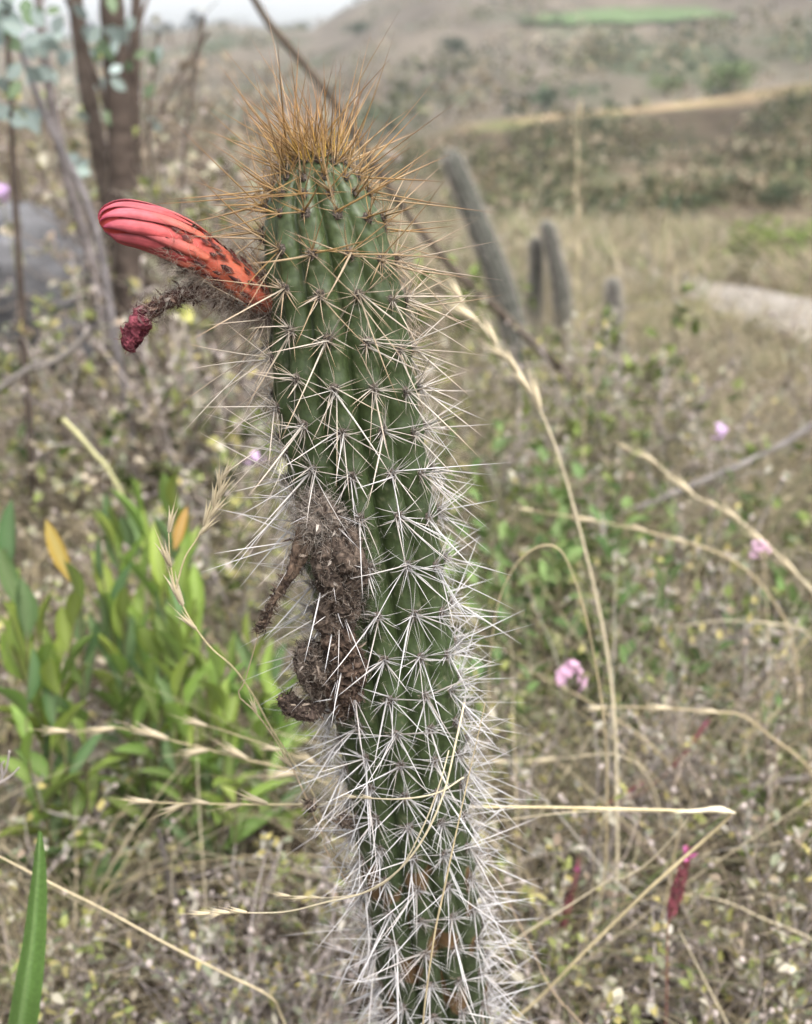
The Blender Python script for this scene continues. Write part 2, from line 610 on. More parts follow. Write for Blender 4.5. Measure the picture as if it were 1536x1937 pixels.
# ------------------------------------------------------------------ the cactus
CY = 0.40
AX = [(585, 281, 0), (586, 289, 48), (588, 300, 84), (590, 320, 128), (594, 350, 172), (603, 400, 214), (613, 450, 238), (625, 520, 254), (638, 600, 264),
      (650, 720, 270), (677, 882, 268), (699, 1003, 268), (725, 1165, 264), (741, 1286, 252), (757, 1383, 238), (780, 1560, 222), (802, 1737, 212), (825, 1914, 200)]
axp, axr = [], []
for px, py, w in AX:
    p = at(px, py, CY)
    t = (p - CAM)[1] * CP - (p - CAM)[2] * SP
    axp.append(p)
    axr.append(0.5 * w * t / FPX)
dlow = unit(axp[-1] - axp[-3])
while axp[-1][2] > 0.02:
    axp.append(axp[-1] + dlow * 0.06 + np.array([0, 0.004, 0]))
    axr.append(0.0245)
axp.append(axp[-1] + np.array([0, 0, -0.06]))
axr.append(0.0245)
NS = 620
AXC = smooth_path(np.column_stack([np.array(axp), np.array(axr)]), NS)
AP, AR = AXC[:, :3], np.maximum(AXC[:, 3], 0)
AS = np.concatenate([[0], np.cumsum(np.linalg.norm(np.diff(AP, axis=0), axis=1))])
# smooth rounded shoulder
AR = np.minimum(AR, 0.0262 * np.sqrt(np.clip(AS / 0.034, 0, 1) * (2 - np.clip(AS / 0.034, 0, 1))) + 0.002)
AR[0] = 0.0005
AT = unit(np.gradient(-AP, axis=0))
for k in range(3):
    AT = unit(np.vstack([AT[:1], (AT[:-2] + AT[1:-1] + AT[2:]) / 3, AT[-1:]]))
ATs = AT.copy()
ATs[:25] = AT[25]
AF = unit(np.array([0, -1.0, 0]) - ATs * (ATs @ np.array([0, -1.0, 0]))[:, None])
ARt = unit(np.cross(ATs, AF))
DR = np.gradient(AR, AS)
NRIB = 12
TWIST = np.interp(AS, [0, 0.05, 0.12, 0.6], [-0.16, -0.10, 0.0, 0.05])

def ax_at(s):
    f = lambda A: np.array([np.interp(s, AS, A[:, k]) for k in range(3)])
    return f(AP), f(ATs), f(AF), f(ARt), np.interp(s, AS, AR), np.interp(s, AS, DR), np.interp(s, AS, TWIST)

# areole rows read off the rib that faces the lens
rows = [296, 304, 314, 328, 346, 400, 478, 556, 640, 735, 818, 900, 980, 1073, 1165, 1248, 1322, 1388, 1446, 1505, 1563, 1622, 1682, 1742, 1802, 1862, 1922, 1985]
front = AP + AF * AR[:, None]
fy = project(front)[1]
row_s = []
for py in rows:
    row_s.append(float(np.interp(py, fy[8:420], AS[8:420])))
row_s = np.array(row_s)
row_s = np.maximum.accumulate(row_s)
row_s[:5] = np.linspace(0.0035, row_s[5] * 0.70, 5)
row_s = row_s[[0, 2, 4] + list(range(5, len(row_s)))]
row_s = np.concatenate([row_s, row_s[-1] + 0.0165 * np.arange(1, 26)])
row_s = row_s[row_s < AS[-1] - 0.02]
RIB_PH = {j: 0.22 * j + random.uniform(-0.09, 0.09) for j in range(-5, 7)}
RIB_PH[0] = 0.0

def areole_s(j, k):
    return float(np.interp(k + RIB_PH[j], np.arange(-2, len(row_s)), np.concatenate([[row_s[0] * 0.2, row_s[0] * 0.6], row_s])))

def rib_profile(phi, s, tw):
    """radius factor at angle phi; sharp grooves, round ribs, a notch above every areole"""
    u = (phi - tw) * NRIB / (2 * math.pi)
    j = np.round(u)
    loc = (u - j) * 2                      # -1..1 across a rib
    prof = np.sqrt(np.clip(1 - 0.985 * np.abs(loc) ** 2.2, 0, 1))
    jj = ((j.astype(int) + 5) % NRIB) - 5
    kk = np.interp(s, row_s, np.arange(len(row_s)))
    ph = np.array([RIB_PH[int(a)] for a in jj.ravel()]).reshape(jj.shape)
    fr = kk - ph                             # whole number at an areole
    w1 = np.cos(2 * math.pi * (fr - 0.06))
    notch = np.exp(-(((fr + 0.22 + 0.30 * np.abs(loc)) % 1.0 - 0.5) / 0.10) ** 2)
    return 0.745 + 0.255 * prof + prof * (0.024 * w1 - 0.034 * notch)

cactus_base = (AP[-4][0], AP[-4][1], gz(AP[-4][0], AP[-4][1]))
cactus = thing('columnar_cactus', 'tall ribbed green cactus with white and golden spines and a red flower bud', 'cactus', cactus_base)
CB = np.array(cactus_base)

NPH = NRIB * 18
ph = np.linspace(-math.pi, math.pi, NPH, endpoint=False)
V, C = [], []
for i in range(NS):
    pr = rib_profile(ph, AS[i], TWIST[i])
    fade = float(sstep(0.0, 0.012, AS[i]))
    pr = pr * fade + (1 - fade) * 0.92
    d = AF[i] * np.cos(ph)[:, None] + ARt[i] * np.sin(ph)[:, None]
    V.append(AP[i] + d * (AR[i] * pr)[:, None] - CB)
    s = AS[i]
    young = np.array([0.076, 0.104, 0.040])
    mid = np.array([0.052, 0.076, 0.027])
    low = np.array([0.046, 0.062, 0.027])
    c = young * (1 - sstep(0.0, 0.10, s)) + mid * sstep(0.0, 0.10, s)
    c = c * (1 - sstep(0.2, 0.36, s)) + low * sstep(0.2, 0.36, s)
    cc = np.repeat(c[None], NPH, 0)
    for q in range(NPH):                    # corky scars low on the stem, a bluish bloom higher up
        p = V[-1][q]
        a = nz(p[0] * 90, p[1] * 90, p[2] * 55)
        if s > 0.30 and a > 0.26:
            cc[q] = cc[q] * 0.3 + np.array([0.15, 0.075, 0.035]) * 0.7
        d_ = nz(p[0] * 420, p[1] * 420, p[2] * 420 + 3)
        if d_ > 0.50:                       # pale dust and old insect pricks
            cc[q] = cc[q] * 0.55 + np.array([0.20, 0.19, 0.12]) * 0.45
        b = nz(p[0] * 40, p[1] * 40, p[2] * 18 + 7)
        cc[q] = cc[q] * (1 + 0.28 * b) + np.array([0.0, 0.004, 0.008]) * max(0, b)
    C.append(cc)
V, C = np.concatenate(V), np.concatenate(C)
idx = np.arange(NS * NPH).reshape(NS, NPH)
nx_ = np.roll(idx, -1, axis=1)
Q = np.stack([idx[:-1], idx[1:], nx_[1:], nx_[:-1]], -1).reshape(-1, 4)
mb = MB()
mb.add(V, quads=Q, col=C)
mb.add([AP[0] + ATs[0] * 0.0004 - CB] + [V[q] for q in range(NPH)], tris=[(0, 1 + q, 1 + (q + 1) % NPH) for q in range(NPH)], col=(0.12, 0.11, 0.04))
mb.build('stem', M_CACTUS, cactus)

def bent(base, d, L, bend, K=4):
    """curved needles: base (N,3), d (N,3) unit, L (N), bend (N,3)"""
    t = np.linspace(0, 1, K)[None, :, None]
    return base[:, None, :] + d[:, None, :] * L[:, None, None] * t + bend[:, None, :] * (L[:, None, None] * t * t)

def spine_cols(N, s, K, old):
    """young spines are golden with brown tips, old ones white to grey"""
    y = 1 - sstep(0.015, 0.075, s)            # 1 at the growing tip
    m_ = 0.85 * (1 - sstep(0.05, 0.17, s))
    gold_b, gold_t = np.array([0.40, 0.25, 0.09]), np.array([0.15, 0.072, 0.038])
    mid_b, mid_t = np.array([0.56, 0.51, 0.42]), np.array([0.40, 0.25, 0.12])
    old_b, old_t = np.array([0.50, 0.485, 0.485]), np.array([0.60, 0.59, 0.60])
    t = np.linspace(0, 1, K)[None, :, None] ** 1.3
    r = RNG.random((N, 1, 1))
    wy = np.clip(y + (r - 0.5) * 0.5, 0, 1)
    wm = np.clip(m_ + (RNG.random((N, 1, 1)) - 0.62) * 0.5, 0, 1) * (1 - wy)
    wo = 1 - wy - wm
    c = wy * (gold_b * (1 - t) + gold_t * t) + wm * (mid_b * (1 - t) + mid_t * t) + wo * (old_b * (1 - t) + old_t * t)
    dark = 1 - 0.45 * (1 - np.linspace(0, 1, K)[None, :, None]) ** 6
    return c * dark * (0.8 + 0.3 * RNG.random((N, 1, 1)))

def needle_r(r, K):
    prof = np.array([1.0, 0.86, 0.56, 0.06]) if K == 4 else np.linspace(1, 0.06, K)
    return np.asarray(r)[:, None] * prof[None]

ico = None
def felt_mesh(seed):
    mb = MB()
    r = random.Random(seed)
    V, Q = [], []
    n1, n2 = 7, 9
    for i in range(n1):
        a = math.pi * 0.5 * i / (n1 - 1)
        for k in range(n2):
            b = 2 * math.pi * k / n2
            rr = 1 + r.uniform(-0.2, 0.25)
            V.append((0.00185 * math.cos(b) * math.cos(a) * rr, 0.0022 * math.sin(b) * math.cos(a) * rr, 0.0013 * math.sin(a) * rr))
    for i in range(n1 - 1):
        for k in range(n2):
            Q.append((i * n2 + k, i * n2 + (k + 1) % n2, (i + 1) * n2 + (k + 1) % n2, (i + 1) * n2 + k))
    mb.add(V, quads=Q, col=(0.10, 0.082, 0.07))
    g = np.random.default_rng(seed)
    N = 46
    b = np.column_stack([g.normal(0, 0.0010, N), g.normal(0, 0.0012, N), np.full(N, 0.0006)])
    d = unit(np.column_stack([g.normal(0, 0.7, N), g.normal(0, 0.7, N), np.ones(N)]))
    P = bent(b, d, g.uniform(0.001, 0.0026, N), g.normal(0, 0.5, (N, 3)), 3)
    mb.tubes(P, np.full((N, 3), 0.00007), 3, np.repeat(np.array([[0.23, 0.19, 0.16]]), N, 0) * g.uniform(0.5, 1.7, (N, 1)))
    return mb.mesh('areole', M_FELT)
felts = [felt_mesh(i) for i in range(6)]

rest = MB()                                    # clusters low on the stem below the frame
def spine_cluster(j, s, as_parts=True):
    P, T, F, Rt, rad, dr, tw = ax_at(s)
    phi = tw + j * 2 * math.pi / NRIB
    d = F * math.cos(phi) + Rt * math.sin(phi)
    n = unit(d + T * min(dr, 2.2))
    up = unit(T - n * (T @ n))
    sd = unit(np.cross(up, n))
    base = P + d * rad * 1.0
    yg = 1 - float(sstep(0.005, 0.06, s))
    lowf = float(sstep(0.22, 0.36, s))
    back = math.cos(phi) < -0.2
    # radial spines
    N = 17 if not back else 12
    N += int(4 * lowf) - int(12 * yg) + int(RNG.integers(-4, 4))
    N = max(4, N)
    vig = RNG.uniform(0.72, 1.22)               # some areoles are weaker than others
    psi = np.linspace(0, 2 * math.pi, N, endpoint=False) + RNG.normal(0, 0.16, N)
    el = R_(10) + RNG.random(N) ** 1.4 * R_(38)
    dirs = (np.cos(psi)[:, None] * up + np.sin(psi)[:, None] * sd) * np.cos(el)[:, None] + n * np.sin(el)[:, None]
    dirs = unit(dirs + up * 0.45 * yg - up * 0.18 * lowf)
    L = RNG.uniform(0.0065, 0.0185, N) * (1 + 0.15 * yg) * vig
    rr = RNG.uniform(0.00009, 0.00023, N) * (1 - 0.15 * lowf)
    # medium and central spines
    N2 = int(RNG.integers(3, 6)) if not back else 3
    N2 -= int(2 * yg)
    psi2 = RNG.uniform(0, 2 * math.pi, N2)
    el2 = RNG.uniform(R_(22), R_(75), N2)
    d2 = (np.cos(psi2)[:, None] * up + np.sin(psi2)[:, None] * sd) * np.cos(el2)[:, None] + n * np.sin(el2)[:, None]
    d2 = unit(d2 + up * (0.45 * yg) - up * 0.12)
    L2 = RNG.uniform(0.017, 0.038, N2)
    r2 = RNG.uniform(0.00020, 0.00034, N2)
    yw = 1 - float(sstep(0.02, 0.10, s))
    L2 = L2 * (1 + 0.30 * yw) * vig
    # the long central
    a3 = RNG.normal(math.pi, 0.75)
    e3 = RNG.uniform(R_(25), R_(62))
    d3 = unit((math.cos(a3) * up + math.sin(a3) * sd) * math.cos(e3) + n * math.sin(e3) + up * 0.55 * yg + n * 0.3 * yg)[None]
    L3 = np.array([RNG.uniform(0.024, 0.044)]) * (0.85 if yg > 0.5 else 1)
    r3 = np.array([RNG.uniform(0.00028, 0.00047)])
    if RNG.random() < 0.12:
        L3 = L3 * 0.45                        # snapped off
    elif RNG.random() < 0.5:
        L3 = L3 * RNG.uniform(0.7, 0.95)
    bases = lambda k: base + n * 0.0006 + RNG.normal(0, 0.0007, (k, 3))
    K = 4
    P1 = bent(bases(N), dirs, L, RNG.normal(0, 0.09, (N, 3)), K)
    P2 = bent(bases(N2), d2, L2, RNG.normal(0, 0.04, (N2, 3)), K)
    P3 = bent(bases(1), d3, L3, RNG.normal(0, 0.03, (1, 3)), K)
    if not as_parts:
        for Pq, rq in ((P1, rr), (P2, r2), (P3, r3)):
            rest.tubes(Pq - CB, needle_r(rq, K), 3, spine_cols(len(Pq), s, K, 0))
        return
    loc = base - CB
    mb = MB()
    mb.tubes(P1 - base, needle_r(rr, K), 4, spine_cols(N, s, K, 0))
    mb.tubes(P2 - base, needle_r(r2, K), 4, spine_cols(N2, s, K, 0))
    o = mb.build('spine_cluster', M_SPINE, cactus, loc)
    m3 = MB()
    m3.tubes(P3 - base, needle_r(r3, K), 5, spine_cols(1, s, K, 0))
    m3.build('central_spine', M_SPINE, o)
    sc = 0.75 if s < 0.02 else 1.0
    put('areole', random.choice(felts), o, frame_matrix((0, 0, 0), up, n, sc, sc, sc))
    return

n_cl = 0
S_END = float(np.interp(2010, fy[8:420], AS[8:420]))
for j in sorted(range(-5, 7), key=abs):
    for k in range(-1, len(row_s)):
        s = areole_s(j, k)
        if s > AS[-1] - 0.03:
            continue
        if s < S_END and n_cl < 300:
            spine_cluster(j, s)
            n_cl += 1
        else:
            spine_cluster(j, s, False)
print('spine clusters', n_cl)
o = rest.build('lower_spines', M_SPINE, cactus)
o['kind'] = 'stuff'

# the golden tuft on the growing tip
mb = MB()
N = 100
th = RNG.uniform(0, 2 * math.pi, N)
rr = np.sqrt(RNG.random(N)) * 0.0115
top = AP[0]
Tt, Ft, Rt_ = ATs[0], AF[0], ARt[0]
bs = top + (np.cos(th)[:, None] * Ft + np.sin(th)[:, None] * Rt_) * rr[:, None] - Tt * (rr[:, None] ** 2 * 26) - Tt * 0.0012
sp = (rr / 0.0115) * 0.62 + RNG.normal(0, 0.18, N)
ds = unit(Tt * 0.9 + (np.cos(th)[:, None] * Ft + np.sin(th)[:, None] * Rt_) * np.clip(sp, 0, 2)[:, None] + RNG.normal(0, 0.13, (N, 3)))
L = RNG.uniform(0.006, 0.020, N)
L[:40] = RNG.uniform(0.019, 0.034, 40)
Pq = bent(bs, ds, L, RNG.normal(0, 0.04, (N, 3)), 4)
t = np.array([0, 0.3, 0.65, 1.0])[None, :, None]
cb, cm, ct = np.array([0.62, 0.42, 0.08]), np.array([0.36, 0.19, 0.075]), np.array([0.17, 0.09, 0.055])
cols = np.where(t < 0.4, cb + (cm - cb) * t / 0.4, cm + (ct - cm) * (t - 0.4) / 0.6) * RNG.uniform(0.7, 1.25, (N, 1, 1))
mb.tubes(Pq - CB, needle_r(np.where(np.arange(N) < 40, 0.00024, 0.00014), 4), 3, cols)
o = mb.build('crown_spines', M_SPINE, cactus)

# ------------------------------------------------------------------ hair
def hair_paths(base, d, L, curl, K=7, grav=0.0):
    N = len(base)
    P = np.empty((N, K, 3))
    P[:, 0] = base
    dd = d.copy()
    for k in range(1, K):
        dd = unit(dd + RNG.normal(0, curl, (N, 3)) + np.array([0, 0, -grav]))
        P[:, k] = P[:, k - 1] + dd * (L / (K - 1))[:, None]
    return P

def hair(mb, base, d, L, curl, rad, cols, K=7, grav=0.0):
    P = hair_paths(base, d, L, curl, K, grav)
    r = np.linspace(1, 0.4, K)[None] * np.broadcast_to(np.asarray(rad, float), (len(base),))[:, None]
    mb.tubes(P, r, 3, cols)

# ------------------------------------------------------------------ the red flower bud
def yv(px):                                       # leans a little towards the lens
    return 0.392 - 0.012 * (520 - px) / 330
bud_px = [(528, 592, 40), (492, 566, 60), (450, 532, 69), (400, 495, 75), (350, 463, 76), (305, 439, 74), (268, 426, 73), (236, 420, 73), (213, 421, 64), (200, 425, 48), (193, 429, 22)]
bp = []
for px, py, w in bud_px:
    p = at(px, py, yv(px))
    tt = (p - CAM)[1] * CP - (p - CAM)[2] * SP
    bp.append((*p, 0.5 * w * tt / FPX))
BUD = smooth_path(bp, 90)
bud_c = BUD[:, :3]
bud_r = np.maximum(BUD[:, 3], 0.0002)
bud_t = unit(np.gradient(bud_c, axis=0))
tmean = unit(bud_c[-1] - bud_c[0])
b_a = unit(np.cross(bud_t, np.array([0, 1.0, 0])))      # upwards in the picture
b_a = np.where((b_a[:, 2] < 0)[:, None], -b_a, b_a)
b_b = np.cross(bud_t, b_a)
b_b = np.where((b_b[:, 1] > 0)[:, None], -b_b, b_b)      # towards the lens

def bud_pt(v, ang, lift=0.0):
    i = np.clip(np.asarray(v) * (len(bud_c) - 1), 0, len(bud_c) - 1)
    f = lambda A: np.stack([np.interp(i, np.arange(len(bud_c)), A[:, k]) for k in range(3)], -1)
    r = np.interp(i, np.arange(len(bud_c)), bud_r)
    return f(bud_c) + (f(b_a) * np.cos(ang)[..., None] + f(b_b) * np.sin(ang)[..., None]) * (r + lift)[..., None]

bud_loc = bud_c[2] - CB
bud = MB()
NA = 40
vs, an = np.linspace(0, 1, 80), np.linspace(0, 2 * math.pi, NA, endpoint=False)
VV, AA = np.meshgrid(vs, an, indexing='ij')
pts = bud_pt(VV, AA, -0.0006 + 0.00025 * np.sin(AA * 9 + VV * 5))
tubec = np.array([0.36, 0.075, 0.040])
orange = np.array([0.44, 0.105, 0.055])
redc = np.array([0.46, 0.062, 0.055])
wv_ = sstep(0.30, 0.62, VV)[..., None]
cc = (tubec * (1 - sstep(0.05, 0.35, VV)[..., None]) + orange * sstep(0.05, 0.35, VV)[..., None]) * (1 - wv_) + redc * wv_
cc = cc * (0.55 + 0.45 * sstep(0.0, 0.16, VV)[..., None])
idx = np.arange(80 * NA).reshape(80, NA)
nx_ = np.roll(idx, -1, 1)
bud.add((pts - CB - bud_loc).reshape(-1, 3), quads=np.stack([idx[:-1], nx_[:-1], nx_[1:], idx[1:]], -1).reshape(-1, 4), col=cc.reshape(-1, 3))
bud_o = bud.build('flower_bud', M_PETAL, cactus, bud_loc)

def petal(a0, v0, v1, hw, twist, lift, c0, c1, edge):
    nu, nv = 9, 26
    v = np.linspace(v0, v1, nv)[:, None] * np.ones((1, nu))
    f = (v - v0) / (v1 - v0)
    wid = hw * np.clip(np.sin(math.pi * np.clip(f * 0.80 + 0.16, 0, 1)), 0.05, 1) ** 0.8
    u = np.linspace(-1, 1, nu)[None, :] * np.ones((nv, 1))
    ang = a0 + u * wid + twist * f
    lf = lift * (1 - np.abs(u) ** 2.5) + 0.0007 * u * np.sign(twist) + 0.0004
    lf = lf * (0.25 + 0.75 * np.sin(math.pi * np.clip(f * 0.9 + 0.08, 0, 1)))
    p = bud_pt(np.clip(v, 0, 1), ang, lf)
    p = p + (tmean * np.clip(v - 1, 0, 1)[..., None] * 0.06)
    c = c0 * (1 - f[..., None]) + c1 * f[..., None]
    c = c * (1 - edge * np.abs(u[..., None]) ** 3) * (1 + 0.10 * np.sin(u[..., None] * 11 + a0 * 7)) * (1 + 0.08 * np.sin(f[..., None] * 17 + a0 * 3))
    tipm = sstep(0.80, 1.0, f)[..., None]
    c = c * (1 - tipm) + np.array([0.34, 0.04, 0.085]) * tipm
    mb = MB()
    idx = np.arange(nu * nv).reshape(nv, nu)
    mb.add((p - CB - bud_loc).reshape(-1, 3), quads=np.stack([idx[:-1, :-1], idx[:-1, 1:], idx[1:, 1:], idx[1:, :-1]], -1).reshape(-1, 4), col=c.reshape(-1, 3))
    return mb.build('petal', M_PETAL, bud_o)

pink0, pink1 = np.array([0.43, 0.068, 0.060]), np.array([0.47, 0.11, 0.145])
for q in range(10):
    petal(q * 2 * math.pi / 10 + random.uniform(-0.1, 0.1), 0.57 + random.uniform(-0.06, 0.05), 0.985 + random.uniform(-0.01, 0.02), 0.36 + random.uniform(-0.03, 0.05),
          0.55 + random.uniform(-0.08, 0.08), 0.0006 + random.uniform(0, 0.0004), pink0 * random.uniform(0.85, 1.1), pink1 * random.uniform(0.8, 1.15), 0.38)
for q in range(7):
    petal(q * 2 * math.pi / 7 + 0.4, 0.45 + random.uniform(-0.05, 0.05), 0.84 + random.uniform(-0.05, 0.06), 0.30, 0.5, 0.0009, orange * random.uniform(0.85, 1.1), pink1 * random.uniform(0.75, 1.05), 0.32)
# scales on the floral tube
hm = MB()
for row in range(9):
    n_s = 9
    for q in range(n_s):
        v0 = 0.10 + row * 0.062 + random.uniform(-0.02, 0.02)
        a0 = 2 * math.pi * (q + 0.5 * (row % 2)) / n_s + random.uniform(-0.2, 0.2)
        Ls = random.uniform(0.045, 0.115)
        v = np.array([v0, v0 + Ls * 0.35, v0 + Ls * 0.35, v0 + Ls * 0.4, v0 + Ls * 0.75, v0 + Ls * 0.75, v0 + Ls])
        w_ = random.uniform(0.08, 0.19)
        ang = a0 + np.array([0, -w_, w_, 0, -w_ * 0.7, w_ * 0.7, 0]) + 0.1 * np.array([0, 0.35, 0.35, 0.4, 0.75, 0.75, 1])
        lf = np.array([0.0001, 0.0003, 0.0003, 0.0009, 0.0006, 0.0006, 0.0013])
        p = bud_pt(np.clip(v, 0, 1), ang, lf)
        dk = np.array([0.055, 0.014, 0.013])
        rd = np.array([0.30, 0.060, 0.034])
        cl = np.array([rd, rd * 0.55, rd * 0.55, dk * 1.3, dk * 1.2, dk * 1.2, dk * 0.7])
        mb = MB()
        mb.add(p - CB - bud_loc, tris=[(0, 1, 3), (0, 3, 2), (4, 6, 3), (3, 6, 5), (1, 4, 3), (3, 5, 2)], col=cl * random.uniform(0.7, 1.5))
        mb.build('scale', M_PETAL, bud_o)
        nh = 4 + int(8 * (1 - row / 9)) + (12 if math.cos(a0) < -0.3 else 0)
        b0 = p[3][None] + RNG.normal(0, 0.0006, (nh, 3))
        ax_ = unit(p[3] - np.array([np.interp((v0 + Ls * 0.4) * 89, np.arange(90), bud_c[:, k]) for k in range(3)]))
        d0 = unit(ax_[None] + RNG.normal(0, 0.5, (nh, 3)) + tmean * 0.5)
        g = RNG.random((nh, 1))
        hair(hm, b0 - CB - bud_loc, d0, RNG.uniform(0.004, 0.011, nh), 0.5, 0.00007, np.array([0.42, 0.36, 0.30]) * g + np.array([0.16, 0.09, 0.06]) * (1 - g))
# woolly base and the fluff under the tube
nh = 2100
v = RNG.beta(1.0, 2.4, nh) * 0.55
ang = RNG.uniform(0, 2 * math.pi, nh)
ang[:1500] = math.pi + RNG.normal(0, 0.75, 1500)
v[:1500] = RNG.uniform(0.0, 0.60, 1500)
keep = (np.sin(ang) < 0.25) | (v < 0.10) | (np.cos(ang) < -0.75)       # the side facing out is rubbed bare
v, ang = v[keep], ang[keep]
nh = len(v)
b0 = bud_pt(v, ang)
i = v * 89
cen = np.stack([np.interp(i, np.arange(90), bud_c[:, k]) for k in range(3)], -1)
d0 = unit(unit(b0 - cen) + RNG.normal(0, 0.55, (nh, 3)) + tmean * 0.3)
g = RNG.random((nh, 1)) * (0.35 + 0.65 * sstep(0.0, 0.3, v)[:, None])
hair(hm, b0 - CB - bud_loc, d0, RNG.uniform(0.005, 0.016, nh), 0.6, 0.000065, np.array([0.55, 0.49, 0.42]) * g + np.array([0.10, 0.06, 0.045]) * (1 - g), K=8)
o = hm.build('wool', M_WOOL, bud_o)
o['kind'] = 'stuff'

# ------------------------------------------------------------------ withered flowers
def lump(mb, pts, seed, rough=0.3, freq=260, n=90, na=44, c0=(0.05, 0.034, 0.026), c1=(0.2, 0.14, 0.1)):
    """a crumbled tube through pts (x,y,z,r)"""
    P = smooth_path(pts, n)
    c, r = P[:, :3], np.maximum(P[:, 3], 0.00015)
    t = unit(np.gradient(c, axis=0))
    a = unit(np.cross(t, np.array([0.3, 1.0, 0.2])))
    b = np.cross(t, a)
    V, C = [], []
    for i in range(n):
        for k in range(na):
            an = 2 * math.pi * k / na
            d = a[i] * math.cos(an) + b[i] * math.sin(an)
            q = c[i] + d * r[i]
            f0 = nz(q[0] * freq * 0.45 + seed, q[1] * freq * 0.45, q[2] * freq * 0.45)
            f1 = 0.55 - abs(nz(q[0] * freq + seed, q[1] * freq, q[2] * freq * 0.8)) * 2.2
            f2 = 0.5 - abs(nz(q[0] * freq * 2.4, q[1] * freq * 2.4 + seed, q[2] * freq * 2.0)) * 2.0
            f = 0.8 * f0 + 0.7 * f1 + 0.4 * f2
            V.append(c[i] + d * r[i] * max(0.25, 0.92 + rough * 1.3 * f))
            m_ = min(1, max(0, 0.35 + 0.8 * f))  # hollows dark, ridges pale: shadow and highlight put into the brown
            C.append(np.array(c0) * (1 - m_) + np.array(c1) * m_)
    V = np.array(V)
    idx = np.arange(n * na).reshape(n, na)
    nx_ = np.roll(idx, -1, 1)
    mb.add(V - CB, quads=np.stack([idx[:-1], nx_[:-1], nx_[1:], idx[1:]], -1).reshape(-1, 4), col=np.array(C))
    return c, r, V

def pxpath(lst):
    out = []
    for px, py, w, Y in lst:
        p = at(px, py, Y)
        tt = (p - CAM)[1] * CP - (p - CAM)[2] * SP
        out.append((*p, 0.5 * w * tt / FPX))
    return out

def withered(lst, seed, nf, curl, flen, cols, rough=0.32, freq=260, c0=(0.05, 0.034, 0.026), c1=(0.2, 0.14, 0.1), label=None, frad=0.00011, out=0.8, strands=1):
    mb = MB()
    core = np.array(pxpath(lst))
    cs_, rs_, vs_ = [], [], []
    for k in range(strands):
        q = core.copy()
        if strands > 1:
            a = 2 * math.pi * k / strands + seed
            for i in range(len(q)):
                w_ = a + 1.6 * nz(i * 0.6, seed, k) + 0.5 * i
                q[i, :3] += np.array([math.cos(w_), 0.5 * math.sin(w_), 0.35 * math.sin(w_ * 1.3)]) * q[i, 3] * 0.62
            q[:, 3] *= 0.42 + 0.16 * random.random()
            q = q[: len(q) - (k % 2)] if k else q
        c, r, V = lump(mb, [tuple(a_) for a_ in q], seed + 7 * k, rough, freq, c0=c0, c1=c1)
        cs_.append(c); rs_.append(r); vs_.append(V)
    c, r, V = np.concatenate(cs_), np.concatenate(rs_), np.concatenate(vs_)
    o = mb.build('withered_flower', M_DEAD, cactus)
    if label:
        o['label'] = label
    fb = MB()
    pick = RNG.integers(0, len(V), nf)
    ci = pick // 44
    nrm = unit(V[pick] - c[ci])
    d0 = unit(nrm * out + RNG.normal(0, 0.7, (nf, 3)))
    col = np.array(cols)[RNG.integers(0, len(cols), nf)] * RNG.uniform(0.6, 1.3, (nf, 1))
    hair(fb, V[pick] - CB - nrm * 0.0004, d0, RNG.uniform(0.4, 1.0, nf) * flen, curl, RNG.uniform(0.6, 1.5, nf) * frad, col, K=8)
    nk = nf // 6                                   # torn curled shreds
    pk = RNG.integers(0, len(V), nk)
    nn = unit(V[pk] - c[pk // 44])
    fb.leaves(V[pk] - CB, unit(RNG.normal(0, 1, (nk, 3)) + nn * 0.5), nn, RNG.uniform(0.0015, 0.0045, nk), RNG.uniform(0.0006, 0.0014, nk), np.array(cols)[RNG.integers(0, len(cols), nk)] * RNG.uniform(0.4, 1.2, (nk, 1)), curl=0.5)
    w = fb.build('wool', M_FIBRE, o)
    w['kind'] = 'stuff'
    return o

# shrivelled flower below the bud
withered([(505, 575, 40, 0.394), (450, 560, 30, 0.389), (400, 553, 26, 0.387), (350, 556, 26, 0.386), (310, 572, 28, 0.385), (284, 588, 30, 0.385), (272, 598, 30, 0.385)], 3.0, 1500, 0.5, 0.0105,
         [(0.17, 0.11, 0.085), (0.42, 0.36, 0.31), (0.10, 0.055, 0.05), (0.50, 0.45, 0.39)], c0=(0.05, 0.025, 0.02), c1=(0.16, 0.09, 0.07), label='shrivelled hairy brown flower tube under the red bud', frad=0.00005)
withered([(284, 584, 22, 0.385), (273, 596, 40, 0.385), (262, 615, 43, 0.385), (252, 637, 40, 0.385), (246, 652, 38, 0.385), (242, 661, 26, 0.385)], 5.0, 160, 0.3, 0.004,
         [(0.16, 0.04, 0.05), (0.22, 0.12, 0.12)], rough=0.22, freq=330, c0=(0.075, 0.016, 0.024), c1=(0.25, 0.065, 0.085), label='dried maroon petals closing the shrivelled flower')
GREYS = [(0.20, 0.16, 0.13), (0.085, 0.06, 0.046), (0.34, 0.295, 0.255), (0.05, 0.036, 0.028)]
DARKS = [(0.075, 0.05, 0.04), (0.16, 0.115, 0.085), (0.30, 0.24, 0.19), (0.05, 0.034, 0.028)]
YR = 0.366
withered([(598, 940, 50, 0.376), (606, 968, 74, 0.371), (615, 1005, 80, 0.368), (618, 1030, 50, 0.367)], 1.0, 1000, 0.42, 0.013, [(0.28, 0.24, 0.205), (0.42, 0.375, 0.33), (0.15, 0.115, 0.09)],
         c0=(0.075, 0.055, 0.044), c1=(0.27, 0.225, 0.19), label='grey matted wool at the top of the dead flowers', strands=3)
